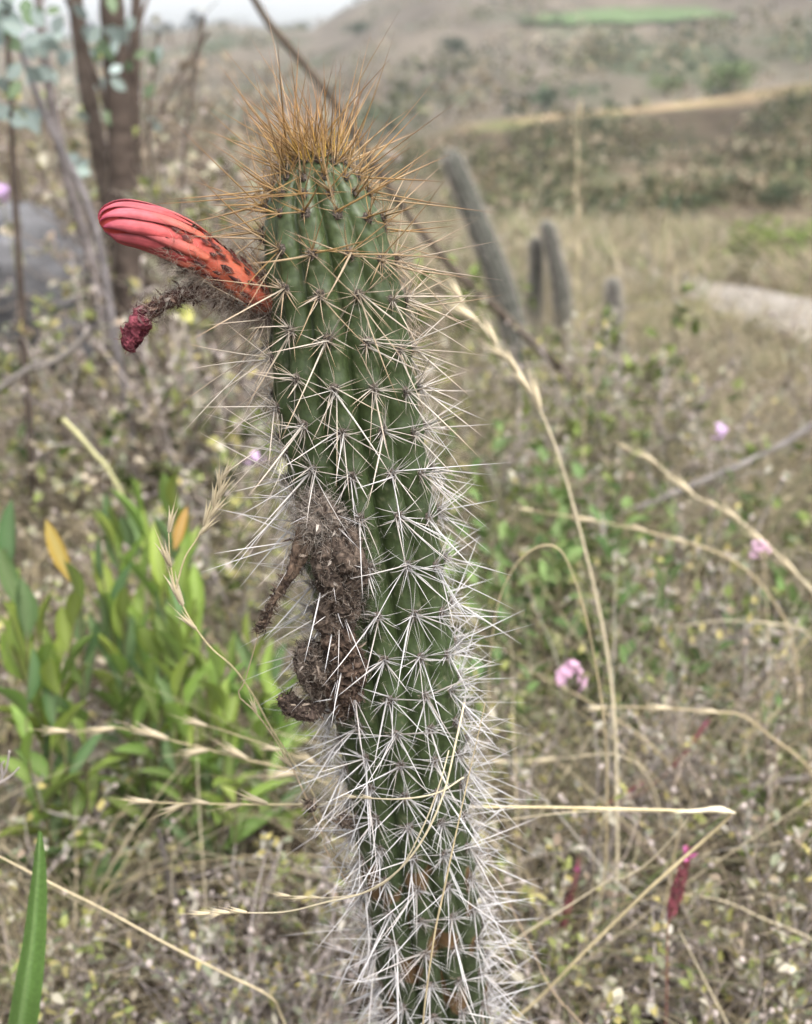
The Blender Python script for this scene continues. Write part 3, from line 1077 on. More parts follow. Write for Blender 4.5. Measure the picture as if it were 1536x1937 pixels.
withered([(640, 1000, 60, 0.369), (638, 1045, 92, YR), (646, 1085, 90, YR), (646, 1120, 72, 0.369), (640, 1160, 84, 0.37), (645, 1190, 60, 0.372)], 2.0, 1500, 0.75, 0.011, GREYS,
         c0=(0.03, 0.022, 0.018), c1=(0.17, 0.128, 0.10), label='brown tangled dead flower clinging to the ribs', strands=5)
withered([(588, 985, 44, 0.372), (572, 1030, 40, 0.368), (556, 1075, 32, 0.366), (534, 1112, 26, 0.365), (515, 1140, 21, 0.365), (505, 1168, 19, 0.366), (494, 1188, 20, 0.366), (487, 1194, 12, 0.366)], 6.0, 600, 0.6, 0.006, DARKS,
         label='thin dead flower dangling away from the ribs', strands=2)
withered([(640, 1180, 60, 0.373), (650, 1215, 72, 0.370), (657, 1255, 70, 0.371), (655, 1300, 66, 0.373), (648, 1340, 44, 0.377), (645, 1360, 20, 0.38)], 8.0, 1300, 0.7, 0.007, DARKS, rough=0.45, freq=420,
         c0=(0.03, 0.021, 0.017), c1=(0.13, 0.088, 0.065), label='dark crumbly dead flower low on the ribs', strands=4)
withered([(585, 1215, 26, 0.373), (588, 1240, 64, 0.369), (586, 1270, 60, 0.369), (592, 1300, 44, 0.371), (604, 1325, 26, 0.374)], 9.0, 1100, 0.7, 0.009, GREYS, rough=0.42, freq=380,
         c0=(0.025, 0.018, 0.015), c1=(0.16, 0.125, 0.10), label='curled grey-brown dead flower beside the crumbly one', strands=3)
withered([(532, 1322, 18, 0.374), (545, 1332, 34, 0.372), (562, 1340, 32, 0.371), (580, 1345, 36, 0.372), (597, 1335, 30, 0.374), (610, 1318, 18, 0.377)], 12.0, 500, 0.7, 0.006, DARKS, rough=0.45, freq=420,
         c0=(0.022, 0.016, 0.014), c1=(0.11, 0.08, 0.065), label='blackened curled flower tip sticking out sideways')
withered([(640, 1545, 14, 0.383), (655, 1553, 22, 0.382), (670, 1556, 14, 0.383)], 14.0, 200, 0.7, 0.005, DARKS, c0=(0.03, 0.02, 0.018), c1=(0.12, 0.09, 0.07))
withered([(580, 1520, 10, 0.383), (588, 1526, 16, 0.383), (598, 1530, 10, 0.383)], 15.0, 120, 0.7, 0.004, DARKS, c0=(0.03, 0.02, 0.018), c1=(0.12, 0.09, 0.07))

# pale cobwebby wool caught between the spines
wm = MB()
for px, py, spx, spy, N, Y in [(562, 985, 26, 50, 420, 0.385), (590, 1090, 40, 60, 260, 0.375), (600, 1210, 40, 50, 240, 0.376), (625, 1370, 25, 40, 260, 0.385), (600, 1480, 45, 30, 420, 0.388),
                               (640, 1600, 25, 60, 220, 0.39), (620, 1270, 40, 60, 200, 0.377), (690, 1090, 22, 60, 260, 0.371), (905, 1700, 22, 130, 260, 0.40), (890, 1440, 16, 90, 150, 0.40), (500, 590, 30, 25, 260, 0.392), (450, 330, 30, 40, 60, 0.40)]:
    b0 = np.array([at(px + RNG.normal(0, spx), py + RNG.normal(0, spy), Y + RNG.normal(0, 0.006)) for _ in range(N)])
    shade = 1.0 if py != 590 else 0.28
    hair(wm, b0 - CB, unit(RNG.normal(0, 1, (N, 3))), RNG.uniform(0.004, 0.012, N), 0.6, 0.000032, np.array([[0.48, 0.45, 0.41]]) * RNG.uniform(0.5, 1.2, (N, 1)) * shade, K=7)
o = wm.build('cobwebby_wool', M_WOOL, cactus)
o['kind'] = 'stuff'

# ------------------------------------------------------------------ undergrowth: dry grass nobody could count
def in_view_x(y, margin=0.35):
    return 0.46 * y + margin

def scatter(n, y0, y1, power=1.0, margin=0.35, clumpy=True):
    """points on the ground, denser towards y0"""
    out = []
    while len(out) < n:
        y = y0 * (y1 / y0) ** (RNG.random() ** power)
        x = RNG.uniform(-1, 1) * in_view_x(y, margin)
        if y > 1.2 and path_dist(x, y) < RNG.uniform(0.20, 0.46):
            continue
        if math.hypot(x - cactus_base[0], y - cactus_base[1]) < 0.10:
            continue
        if clumpy and nz(x * 6 / max(1, y * 0.6), y * 6 / max(1, y * 0.6), 4.4) < RNG.uniform(-0.18, 0.22):
            continue
        out.append((x, y))
    return np.array(out)

STRAW = np.array([[0.46, 0.39, 0.27], [0.42, 0.35, 0.23], [0.40, 0.33, 0.21], [0.30, 0.245, 0.155], [0.48, 0.41, 0.28], [0.22, 0.185, 0.13], [0.30, 0.27, 0.225], [0.15, 0.125, 0.085], [0.17, 0.16, 0.095]])

def grass_mass(name, n, y0, y1, hmin, hmax, wmm, label, power=1.0, lean=0.55, green=0.08):
    xy = scatter(n, y0, y1, power, clumpy=y1 < 2)
    z = np.array([gz(x, y) for x, y in xy])
    base = np.column_stack([xy, z])
    # blades bunch into tussocks
    az = RNG.uniform(0, 2 * math.pi, n)
    d = unit(np.column_stack([np.cos(az), np.sin(az), np.zeros(n)]) * RNG.uniform(0.05, lean, (n, 1)) * 2 + np.array([0, 0, 1.0]))
    L = RNG.uniform(hmin, hmax, n) * (0.6 + 0.7 * np.array([0.5 + 0.5 * nz(x * 1.7, y * 1.7, 5) for x, y in xy]))
    out = np.column_stack([np.cos(az), np.sin(az), np.zeros(n)])
    bend = out * RNG.uniform(0.0, 0.6, (n, 1)) + np.array([0, 0, -1]) * RNG.uniform(0.0, 0.55, (n, 1)) + RNG.normal(0, 0.12, (n, 3))
    P = bent(base, d, L, bend, 6)
    side = unit(np.cross(d, RNG.normal(0, 1, (n, 3))))
    wid = RNG.uniform(0.6, 1.5, n)[:, None] * wmm * 0.001 * np.array([0.9, 1.0, 0.9, 0.7, 0.45, 0.08])[None]
    col = STRAW[RNG.integers(0, len(STRAW), n)] * RNG.uniform(0.7, 1.15, (n, 1))
    gm = RNG.random(n) < green
    col[gm] = np.array([0.13, 0.17, 0.06]) * RNG.uniform(0.7, 1.4, (gm.sum(), 1))
    mb = MB()
    mb.strips(P, wid, side, col)
    return tag(mb.build(name, M_GRASS), label, 'grass', kind='stuff')

grass_mass('dry_grass', 8000, 0.62, 1.6, 0.10, 0.36, 1.35, 'fine dry straw tangled low round the cactus foot', lean=0.8)
grass_mass('dry_grass.001', 24000, 1.5, 5.0, 0.10, 0.34, 1.7, 'dry beige grass filling the scrub behind the cactus', lean=0.7)
grass_mass('dry_grass.002', 22000, 4.5, 26.0, 0.15, 0.5, 7.0, 'pale dry grass covering the slope down to the valley', lean=0.5, green=0.15)

# ------------------------------------------------------------------ twiggy shrubs, built once and copied
def shrub_proto(seed, h, nstem, leafcols, leaf_len, n_leaf, twigc, spread=0.55, buds=0, dense=1.0):
    g = np.random.default_rng(seed)
    st, fo = MB(), MB()
    tips, tdir = [], []
    for q in range(nstem):
        az = g.uniform(0, 2 * math.pi)
        d = unit(np.array([math.cos(az) * spread, math.sin(az) * spread, 1.0]) + g.normal(0, 0.12, 3))
        P = [np.array([math.cos(az), math.sin(az), 0]) * 0.02 * g.random()]
        dd = d
        K = 7
        Ls = h * g.uniform(0.6, 1.05)
        for k in range(K):
            dd = unit(dd + g.normal(0, 0.16, 3) + np.array([0, 0, 0.05]))
            P.append(P[-1] + dd * Ls / K)
        P = np.array(P)
        cw = np.array(twigc) * g.uniform(0.6, 1.3)
        st.tubes(P[None], np.linspace(0.0022, 0.0009, len(P))[None] * (h / 0.3) ** 0.5, 4, cw)
        for k in range(int(9 * dense)):
            i = g.integers(1, len(P) - 1)
            b = P[i] + (P[i + 1] - P[i]) * g.random()
            d2 = unit(unit(P[i + 1] - P[i]) * 0.6 + unit(g.normal(0, 1, 3)) * 0.9 + np.array([0, 0, 0.2]))
            l2 = h * g.uniform(0.12, 0.34)
            T = [b]
            for m_ in range(4):
                d2 = unit(d2 + g.normal(0, 0.25, 3))
                T.append(T[-1] + d2 * l2 / 4)
            T = np.array(T)
            st.tubes(T[None], np.linspace(0.0011, 0.0005, 5)[None] * (h / 0.3) ** 0.5, 3, cw * g.uniform(0.8, 1.3))
            for m_ in range(1, 5):
                tips.append(T[m_])
                tdir.append(d2)
        for i in range(2, len(P)):
            tips.append(P[i])
            tdir.append(unit(P[i] - P[i - 1]))
    tips, tdir = np.array(tips), np.array(tdir)
    nt = g.choice(len(tips), max(8, len(tips) // 3), replace=False)
    pk = nt[g.integers(0, len(nt), n_leaf)]
    b = tips[pk] + g.normal(0, leaf_len * 0.12, (n_leaf, 3))
    d = unit(tdir[pk] + g.normal(0, 0.8, (n_leaf, 3)))
    nr = unit(g.normal(0, 0.6, (n_leaf, 3)) + np.array([0, 0, 1.0]))
    lc = np.array(leafcols)[g.integers(0, len(leafcols), n_leaf)] * g.uniform(0.65, 1.3, (n_leaf, 1))
    L = leaf_len * g.uniform(0.6, 1.3, n_leaf)
    fo.leaves(b, d, nr, L, L * g.uniform(0.4, 0.65, n_leaf), lc, curl=0.2)
    if buds:
        pk = g.integers(0, len(tips), buds)
        b = tips[pk]
        d = unit(g.normal(0, 1, (buds, 3)) + np.array([0, 0, 0.8]))
        K = 4
        t = np.linspace(0, 1, K)[None, :, None]
        P = b[:, None, :] + d[:, None, :] * leaf_len * 0.55 * t
        fo.tubes(P, np.array([0.10, 0.30, 0.26, 0.03])[None] * leaf_len * g.uniform(0.6, 1.1, (buds, 1)), 5, np.array([[0.42, 0.36, 0.33]]) * g.uniform(0.7, 1.25, (buds, 1)))
    return st, fo

SH_GREEN = [(0.36, 0.35, 0.12), (0.24, 0.26, 0.09), (0.20, 0.235, 0.075), (0.23, 0.23, 0.13), (0.32, 0.28, 0.12), (0.36, 0.33, 0.26), (0.11, 0.13, 0.07), (0.38, 0.35, 0.27)]
SH_GREY = [(0.40, 0.37, 0.31), (0.24, 0.25, 0.16), (0.36, 0.34, 0.29), (0.22, 0.24, 0.16), (0.42, 0.36, 0.14), (0.26, 0.20, 0.15)]
SH_DRY = [(0.34, 0.28, 0.20), (0.42, 0.36, 0.27), (0.24, 0.19, 0.14), (0.30, 0.29, 0.20)]
SH_LUSH = [(0.10, 0.14, 0.035), (0.14, 0.185, 0.045), (0.18, 0.225, 0.06), (0.06, 0.085, 0.03), (0.26, 0.26, 0.13)]
kinds = {
    'green': ('twiggy_shrub', 'low twiggy shrub with tiny yellow and grey-green leaves', 'low green-leaved shrubs', SH_GREEN, 0.0125, 520, (0.30, 0.25, 0.21), 24),
    'grey': ('grey_shrub', 'low shrub of pale grey twigs with silvery dry buds', 'grey budded shrubs', SH_GREY, 0.0115, 480, (0.36, 0.31, 0.29), 120),
    'dry': ('dead_shrub', 'dead brown shrub of bare tangled twigs', 'dead brown shrubs', SH_DRY, 0.012, 200, (0.24, 0.19, 0.15), 30),
    'lush': ('green_bush', 'small bush of fresh mid-green oval leaves', 'fresh green bushes', SH_LUSH, 0.024, 330, (0.16, 0.15, 0.10), 0),
}
PROTO = {}
for kk, (nm, lb, gp, lc, ll, nl, tw_, bd) in kinds.items():
    PROTO[kk] = []
    for v in range(4):
        st, fo = shrub_proto(hash_seed := 100 + 17 * v + 5 * len(kk), 0.30, 9 if kk != 'lush' else 6, lc, ll, nl, tw_, buds=bd)
        PROTO[kk].append((st.mesh('twigs', M_TWIG), fo.mesh('foliage', M_SMALL)))

def place_shrub(kk, x, y, sc, zoff=-0.01):
    nm, lb, gp = kinds[kk][:3]
    e = thing(nm, lb, 'shrub', (x, y, gz(x, y) + zoff), gp, random.uniform(0, 6.28))
    e.scale = (sc * random.uniform(0.9, 1.15), sc * random.uniform(0.9, 1.15), sc * random.uniform(0.85, 1.15))
    e.rotation_euler = (random.uniform(-0.15, 0.15), random.uniform(-0.15, 0.15), random.uniform(0, 6.28))
    a, b = random.choice(PROTO[kk])
    put('twigs', a, e)
    f = put('foliage', b, e)
    f['kind'] = 'stuff'
    return e

def grid_shrubs(y0, y1, step, weights, smin, smax):
    y = y0
    ks, ws = list(weights), list(weights.values())
    while y < y1:
        st = step * (0.5 + 0.5 * y / y0)
        half = in_view_x(y, 0.12)
        x = -half
        while x < half:
            xx, yy = x + random.uniform(-0.4, 0.4) * st, y + random.uniform(-0.4, 0.4) * st
            x += st
            if path_dist(xx, yy) < 0.5 or (yy > 2.2 and yy < 4.6 and xx > 0.27 * yy) or math.hypot(xx - cactus_base[0], yy - cactus_base[1]) < 0.16:
                continue
            place_shrub(random.choices(ks, ws)[0], xx, yy, random.uniform(smin, smax) * (0.75 + 0.25 * min(2, yy)))
        y += st
grid_shrubs(0.66, 1.15, 0.105, {'green': 5, 'grey': 4, 'dry': 3}, 0.50, 0.9)
grid_shrubs(1.22, 2.6, 0.21, {'green': 5, 'grey': 3, 'dry': 1.6, 'lush': 1.6}, 0.7, 1.15)
grid_shrubs(2.8, 6.5, 0.62, {'green': 4, 'grey': 2, 'dry': 2, 'lush': 1.0}, 0.9, 1.5)
# low growth round the track
for k in range(46):
    t_ = random.random()
    i = int(12 + t_ * 40)
    side = random.choice((-1, -1, 1))
    x, y = PATHP[i][0] + side * random.uniform(0.48, 1.1), PATHP[i][1] + random.uniform(-0.1, 0.1)
    place_shrub(random.choices(['green', 'grey', 'dry', 'lush'], [4, 2, 2, 1])[0], x, y, random.uniform(0.5, 0.85))
# taller scrub on the rising ground behind the flower
for k in range(60):
    Y = random.uniform(1.6, 4.2)
    px = random.uniform(-120, 470)
    p = at(px, 500, Y)
    if px < 200 and 1.9 < Y < 2.9:
        continue
    place_shrub(random.choices(['dry', 'green', 'grey'], [6, 1.5, 3])[0], p[0], p[1], random.uniform(1.4, 2.9) * (Y / 3) ** 0.5)

for px, py in [(900, 830), (960, 900), (1040, 850), (1110, 810), (1000, 960), (930, 1010), (1080, 930), (1160, 880), (1180, 1000), (1100, 1060), (1240, 1080), (1200, 1180), (1480, 1150), (1420, 1300), (1300, 1230), (1440, 1450), (1520, 1330), (1060, 1180), (960, 1120)]:
    d = pdir(px, py)
    Yg = (CAM[2] - 0.16) / -d[2] * d[1]          # where that line of sight meets the tops of the plants
    p = at(px, py, Yg)
    place_shrub('lush', p[0], p[1], random.uniform(0.42, 0.6) * max(0.8, Yg))

# ------------------------------------------------------------------ leaf meshes shared by the leafy plants
def leaf_mesh(name, prof, fold, curl, col, mid, mat=None, nu=3):
    """unit leaf along +Y, width 1 along X"""
    n = len(prof)
    V, C = [], []
    for i, w in enumerate(prof):
        t = i / (n - 1)
        for u in np.linspace(-1, 1, nu):
            V.append((u * w * 0.5, t, fold * abs(u) * w * 0.5 - curl * t * t))
            f = abs(u) ** 0.6
            C.append(np.array(col) * f + np.array(mid) * (1 - f))
    Q = [(i * nu + k, i * nu + k + 1, (i + 1) * nu + k + 1, (i + 1) * nu + k) for i in range(n - 1) for k in range(nu - 1)]
    mb = MB()
    mb.add(V, quads=Q, col=np.array(C))
    return mb.mesh(name, mat or M_LEAF)

LANCE = [0.12, 0.55, 0.92, 1.0, 0.88, 0.6, 0.05]
OVAL = [0.1, 0.65, 1.0, 0.95, 0.6, 0.06]
LM = {
    'lance': [leaf_mesh('leaf', LANCE, 0.25, c, col, mid) for c, col, mid in [(0.05, (0.20, 0.29, 0.05), (0.27, 0.36, 0.10)), (0.15, (0.15, 0.235, 0.05), (0.21, 0.29, 0.09)), (0.22, (0.23, 0.32, 0.055), (0.29, 0.38, 0.11)), (-0.08, (0.11, 0.19, 0.07), (0.18, 0.26, 0.12))]],
    'yellow': [leaf_mesh('leaf', LANCE, 0.2, 0.18, (0.46, 0.27, 0.05), (0.50, 0.37, 0.14))],
    'oval': [leaf_mesh('leaf', OVAL, 0.2, c, col, mid) for c, col, mid in [(0.1, (0.10, 0.175, 0.05), (0.17, 0.25, 0.09)), (0.2, (0.13, 0.215, 0.055), (0.2, 0.28, 0.1)), (0.0, (0.085, 0.15, 0.045), (0.14, 0.2, 0.08))]],
    'blue': [leaf_mesh('leaf', OVAL, 0.1, c, col, mid) for c, col, mid in [(0.1, (0.21, 0.28, 0.25), (0.30, 0.35, 0.32)), (-0.05, (0.27, 0.34, 0.32), (0.34, 0.4, 0.37)), (0.1, (0.12, 0.19, 0.10), (0.2, 0.27, 0.16))]],
}

def leafy_plant(name, label, group, base, stems, kind, L, Wd, per, up=0.7, yellow=0.0, stemc=(0.17, 0.15, 0.08), stem_r=0.0016, start=0.25):
    """stems: list of tip points in world space"""
    base = np.array(base, float)
    e = thing(name, label, 'plant', base, group)
    for tip in stems:
        tip = np.array(tip, float)
        b = base + np.array([random.uniform(-0.02, 0.02), random.uniform(-0.02, 0.02), -0.01])
        P = smooth_path([b, b + (tip - b) * 0.5 + np.array([random.uniform(-0.02, 0.02), random.uniform(-0.02, 0.02), 0.02]), tip], 9)
        mb = MB()
        mb.tubes((P - base)[None], np.linspace(1, 0.5, 9)[None] * stem_r, 5, stemc)
        mb.build('stem', M_TWIG, e)
        az = random.uniform(0, 6.28)
        for k in range(per):
            t = start + (1 - start) * (k + random.random() * 0.6) / per
            q = np.array([np.interp(t * 8, np.arange(9), P[:, c]) for c in range(3)])
            az += 2.4 + random.uniform(-0.4, 0.4)
            axd = unit(P[-1] - P[0])
            d = unit(np.array([math.cos(az), math.sin(az), 0]) * (1 - up * t) + axd * (0.35 + up * t) + RNG.normal(0, 0.12, 3))
            n = unit(np.cross(np.cross(d, [0, 0, 1.0]), d) + RNG.normal(0, 0.25, 3))
            kd = 'yellow' if random.random() < yellow else kind
            l_ = L * random.uniform(0.7, 1.2)
            put('leaf', random.choice(LM[kd]), e, frame_matrix(q - base, d, n, Wd * random.uniform(0.8, 1.2), l_, l_))
    return e

# the lance-leaved plants beside the cactus
def gp(px, py, Y):
    p = at(px, py, Y)
    return (p[0], p[1], gz(p[0], p[1]))
LANCES = [
    ((60, 1250, 0.80), [(60, 1120), (25, 1190), (110, 1230), (10, 1010), (150, 1100)], 8, 'clump of upright lance-shaped green leaves with one orange leaf'),
    ((240, 1330, 0.86), [(235, 1130), (190, 1040), (270, 1180), (310, 1060)], 9, 'clump of long lance-shaped green leaves next to dry grass panicles'),
    ((330, 1250, 0.98), [(260, 930), (330, 900), (360, 1010), (220, 960)], 9, 'tall clump of lance-shaped leaves behind the forked dry ear'),
    ((410, 1350, 0.84), [(370, 1120), (340, 1180), (415, 1230)], 8, 'clump of dark lance-shaped leaves beneath the forked dry ear'),
    ((480, 1350, 0.9), [(470, 1170), (520, 1240)], 6, 'lance-leaved clump half hidden behind the dangling dead flower'),
    ((170, 1790, 0.78), [(165, 1620), (195, 1660)], 4, 'small sprig of dark green lance leaves low among twigs'),
]
for (bx, by, bY), tips, per, lb in LANCES:
    g0 = gp(bx, by, bY)
    leafy_plant('lance_leaved_plant', lb, 'lance-leaved plants', g0, [at(tx, ty + 30, bY + random.uniform(-0.03, 0.05)) for tx, ty in tips + [(tips[0][0] + random.uniform(-50, 50), tips[0][1] + random.uniform(0, 70)), (tips[-1][0] + random.uniform(-50, 50), tips[-1][1] + random.uniform(0, 80))]], 'lance', 0.057, 0.0145, per + 4, up=0.85, yellow=0.0, start=0.2)
# the orange leaf
e = [o for o in COL.objects if o.name.startswith('lance_leaved_plant')][0]
for a, b, w in (((85, 985), (135, 1100), 0.014), ((352, 960), (330, 1040), 0.009)):
    p, q = at(*b, 0.80), at(*a, 0.80)
    o = put('leaf', LM['yellow'][0], e if w > 0.01 else [o for o in COL.objects if o.name.startswith('lance_leaved_plant')][2],)
    par = o.parent
    o.matrix_basis = frame_matrix(p - np.array(par.location), q - p, (0, -1, 0.3), w, np.linalg.norm(q - p), 0.02)
    o['label'] = 'withering orange leaf'

# leafy green sprigs behind the cactus, on the other side
for k, (px, py, Y, lb) in enumerate([
        (1120, 900, 1.35, 'leafy sprig of oval green leaves behind the tall bowed straw'), (1010, 960, 1.25, 'leafy sprig of oval green leaves close behind the spines'),
        (960, 1010, 1.15, 'dark leafy sprig showing between the spines and the arched straw'), (1180, 1020, 1.25, 'leafy sprig of oval leaves under the blurred straw ear'),
        (1050, 1120, 1.08, 'leafy sprig framed by the arched straw'), (1190, 1200, 1.02, 'oval-leaved sprig above the pink blossom head'),
        (1270, 1130, 1.15, 'oval-leaved sprig under the long pale stem'), (1440, 1370, 1.0, 'oval-leaved sprig over the bent pale straw'),
        (1480, 1180, 1.15, 'oval-leaved sprig near the small pink blossom'), (945, 1290, 0.95, 'pale leafy sprig brushing the spines'),
        (1330, 960, 1.5, 'oval-leaved sprig below the lilac blossom'), (1430, 1500, 0.95, 'low oval-leaved sprig in the dry twigs'),
        (880, 800, 1.6, 'oval-leaved sprig far back behind the spines')]):
    tipp = at(px, py, Y)
    g0 = (tipp[0], tipp[1] + 0.02, gz(tipp[0], tipp[1]))
    tips = [tipp + np.array([random.uniform(-0.09, 0.09), random.uniform(-0.06, 0.06), random.uniform(-0.04, 0.05)]) for _ in range(7)]
    leafy_plant('oval_leaved_plant', lb, 'oval-leaved sprigs', g0, tips, 'oval', 0.030, 0.0155, 9, up=0.5, start=0.3, yellow=0.012)

# ------------------------------------------------------------------ single dry grass stalks
def spikelet_mesh():
    mb = MB()
    K = 6
    t = np.linspace(0, 1, K)
    P = np.column_stack([np.zeros(K), t, 0.05 * np.sin(t * 3)])
    mb.tubes(P[None], np.array([0.02, 0.050, 0.055, 0.042, 0.022, 0.003])[None], 5, np.array([[[0.42, 0.35, 0.23]] * K]) * np.linspace(0.85, 1.2, K)[None, :, None])
    for sgn in (-1, 1):
        Q = np.column_stack([sgn * (0.03 + 0.13 * t * t), 0.05 + t * 0.9, 0.02 * t])
        mb.tubes(Q[None], np.array([0.03, 0.05, 0.05, 0.035, 0.015, 0.002])[None], 4, (0.48, 0.41, 0.285))
    A = np.column_stack([0.02 * t, 0.9 + t * 0.6, 0.03 * t])
    mb.tubes(A[None], np.linspace(0.012, 0.002, K)[None], 3, (0.55, 0.46, 0.30))
    return mb.mesh('spikelet', M_STRAW)
SPK = spikelet_mesh()

def straw(label, pts, r=0.0007, ears=(), col=(0.52, 0.43, 0.27), root=True, name='dry_grass_stalk', group='single dry grass stalks', tipr=0.35, cat='grass stalk', spk=0.011, nodes=True):
    """pts (px, py, Y) from tip to foot; ears (t0, t1, count, spread) set spikelets along the stalk"""
    W = [at(*p) for p in pts]
    if root and W[-1][2] > 0.02:
        q = W[-1] + unit(W[-1] - W[-2]) * 0.05
        zf = gz(q[0], q[1])
        if q[2] > zf:
            dd = unit(W[-1] - W[-2])
            hz_ = np.array([dd[0], 0.0])
            hgt = W[-1][2] - zf
            q2 = np.array([W[-1][0] + hz_[0] * hgt * 1.0, W[-1][1] + 0.02, 0])
            q2[2] = gz(q2[0], q2[1]) - 0.01
            W.append(W[-1] * 0.55 + q2 * 0.45 + np.array([hz_[0] * hgt * 0.12, 0, 0.02]))
            W.append(q2)
    foot = W[-1]
    n = 14 * len(W)
    P = smooth_path(W, n)
    # small natural kinks
    L = np.concatenate([[0], np.cumsum(np.linalg.norm(np.diff(P, axis=0), axis=1))])
    sd = random.uniform(0, 50)
    P = P + np.array([[nz(l * 9 + sd, 1.0), 0.5 * nz(l * 9, sd), nz(2.0, l * 9 + sd)] for l in L]) * 0.0022
    e = thing(name, label, cat, foot, group)
    mb = MB()
    rad = r * (tipr + (1 - tipr) * np.clip(L / (L[-1] * 0.5), 0, 1))
    cc = np.array(col)[None] * np.array([1 + 0.22 * nz(l * 30 + sd, 3.3) for l in L])[:, None]
    if nodes:
        for kn in np.arange(0.09, L[-1], 0.12):
            rad = rad * (1 + 0.35 * np.exp(-((L - kn) / 0.0018) ** 2))
    mb.tubes((P - foot)[None], rad[None], 6, cc[None])
    mb.build('stem', M_STRAW, e)
    for t0, t1, cnt, spread in ears:
        for k in range(cnt):
            t = t0 + (t1 - t0) * (k + 0.5 * random.random()) / max(1, cnt)
            i = int(np.clip(t * (n - 1), 0, n - 2))
            tan = unit(P[max(0, i - 3)] - P[i + 3] if i + 3 < n else P[i - 3] - P[i])
            side = unit(np.cross(tan, [0, 1.0, 0])) * (1 if k % 2 else -1)
            d = unit(tan + side * spread * random.uniform(0.4, 1.2) + RNG.normal(0, 0.08, 3))
            l_ = spk * random.uniform(0.75, 1.3)
            put('spikelet', SPK, e, frame_matrix(P[i] - foot, d, (0, -1, 0.2), l_, l_, l_))
    return e

PALE, TAN, GREYS_ = (0.50, 0.43, 0.30), (0.41, 0.335, 0.205), (0.35, 0.32, 0.28)
straw('tall bowed straw with drooping spikelets nodding behind the spines', [(815, 520, 0.80), (880, 580, 0.79), (940, 655, 0.78), (1000, 735, 0.77), (1045, 830, 0.76), (1085, 960, 0.75), (1125, 1110, 0.74), (1150, 1250, 0.73), (1163, 1400, 0.72), (1167, 1600, 0.71), (1160, 1760, 0.70)], 0.0013, [(0.05, 0.22, 7, 0.28)], PALE, spk=0.026)
straw('arched straw curving over into a hoop beside the spines', [(928, 1370, 0.60), (925, 1270, 0.60), (940, 1150, 0.60), (975, 1070, 0.60), (1020, 1033, 0.60), (1058, 1040, 0.60), (1085, 1095, 0.60), (1108, 1170, 0.60), (1132, 1290, 0.61), (1148, 1450, 0.62), (1142, 1650, 0.63), (1120, 1800, 0.64)], 0.00075, [], TAN)
straw('snapped straw lying level behind the cactus with side spikelets', [(232, 1512, 0.47), (300, 1518, 0.465), (420, 1520, 0.46), (560, 1522, 0.455), (760, 1524, 0.45), (940, 1526, 0.455), (1150, 1531, 0.465), (1340, 1535, 0.47), (1384, 1537, 0.47), (1330, 1592, 0.475), (1220, 1690, 0.48), (1100, 1805, 0.49), (1005, 1900, 0.50)], 0.00095, [(0.02, 0.13, 5, 0.35)], (0.52, 0.435, 0.26), spk=0.016)
e = [o for o in COL.objects if o.get('label', '').startswith('snapped straw')][0]
P = smooth_path([at(1275, 1536, 0.469), at(1320, 1534, 0.468), at(1355, 1531, 0.468), at(1392, 1538, 0.469)], 20)
mb = MB()
mb.tubes((P - np.array(e.location))[None], np.interp(np.linspace(0, 1, 20), [0, 0.5, 0.75, 1], [0.0009, 0.0014, 0.0021, 0.0003])[None], 8, (0.60, 0.53, 0.38))
mb.build('leaf_sheath', M_STRAW, e)
straw('second level straw running just below the snapped one', [(890, 1560, 0.50), (980, 1545, 0.50), (1100, 1535, 0.50), (1250, 1536, 0.50), (1310, 1540, 0.50), (1240, 1620, 0.505), (1180, 1660, 0.51), (1110, 1690, 0.52)], 0.0006, [], PALE)
straw('long pale straw slanting down across green blade', [(-190, 1515, 0.46), (0, 1620, 0.46), (110, 1678, 0.46), (200, 1722, 0.46), (330, 1792, 0.46), (430, 1845, 0.46), (512, 1888, 0.46), (535, 1930, 0.47)], 0.00085, [], (0.52, 0.435, 0.28))
e = straw('forked dry ear rising from the dead flowers', [(320, 1010, 0.41), (322, 1060, 0.41), (332, 1115, 0.41), (358, 1170, 0.41), (398, 1225, 0.41), (440, 1262, 0.41), (475, 1310, 0.41), (510, 1375, 0.41), (545, 1430, 0.41), (590, 1500, 0.405), (640, 1620, 0.41)], 0.0007, [(0.0, 0.11, 4, 0.16), (0.30, 0.44, 4, 0.3)], (0.50, 0.42, 0.25), spk=0.014)
P = smooth_path([at(425, 890, 0.41), at(405, 960, 0.41), at(375, 1015, 0.41), at(350, 1055, 0.41), at(333, 1112, 0.41)], 40)
mb = MB()
ft = np.array(e.location)
mb.tubes((P - ft)[None], np.linspace(0.0002, 0.0004, 40)[None], 5, (0.50, 0.42, 0.25))
mb.build('branch', M_STRAW, e)
for k in range(7):
    i = 3 + k * 3
    l_ = 0.0125 * random.uniform(0.8, 1.2)
    put('spikelet', SPK, e, frame_matrix(P[i] - ft, unit(P[max(0, i - 3)] - P[i + 3]) + np.array([0.25 * (-1) ** k, 0, 0]), (0, -1, 0.2), l_, l_, l_))
straw('twisted brown dry stem crossing the forked ear', [(492, 1195, 0.40), (478, 1240, 0.40), (462, 1290, 0.40), (450, 1315, 0.40), (480, 1345, 0.40), (520, 1400, 0.40), (560, 1470, 0.40), (610, 1580, 0.40), (650, 1660, 0.40)], 0.00065, [(0.05, 0.3, 3, 0.4)], (0.40, 0.31, 0.21), spk=0.009)
straw('dry panicle spreading over the shrub below the lance leaves', [(120, 1385, 0.60), (230, 1375, 0.60), (340, 1402, 0.60), (440, 1430, 0.60), (545, 1458, 0.60), (640, 1500, 0.60), (700, 1620, 0.62)], 0.0009, [(0.0, 0.5, 8, 0.35)], TAN, spk=0.022)
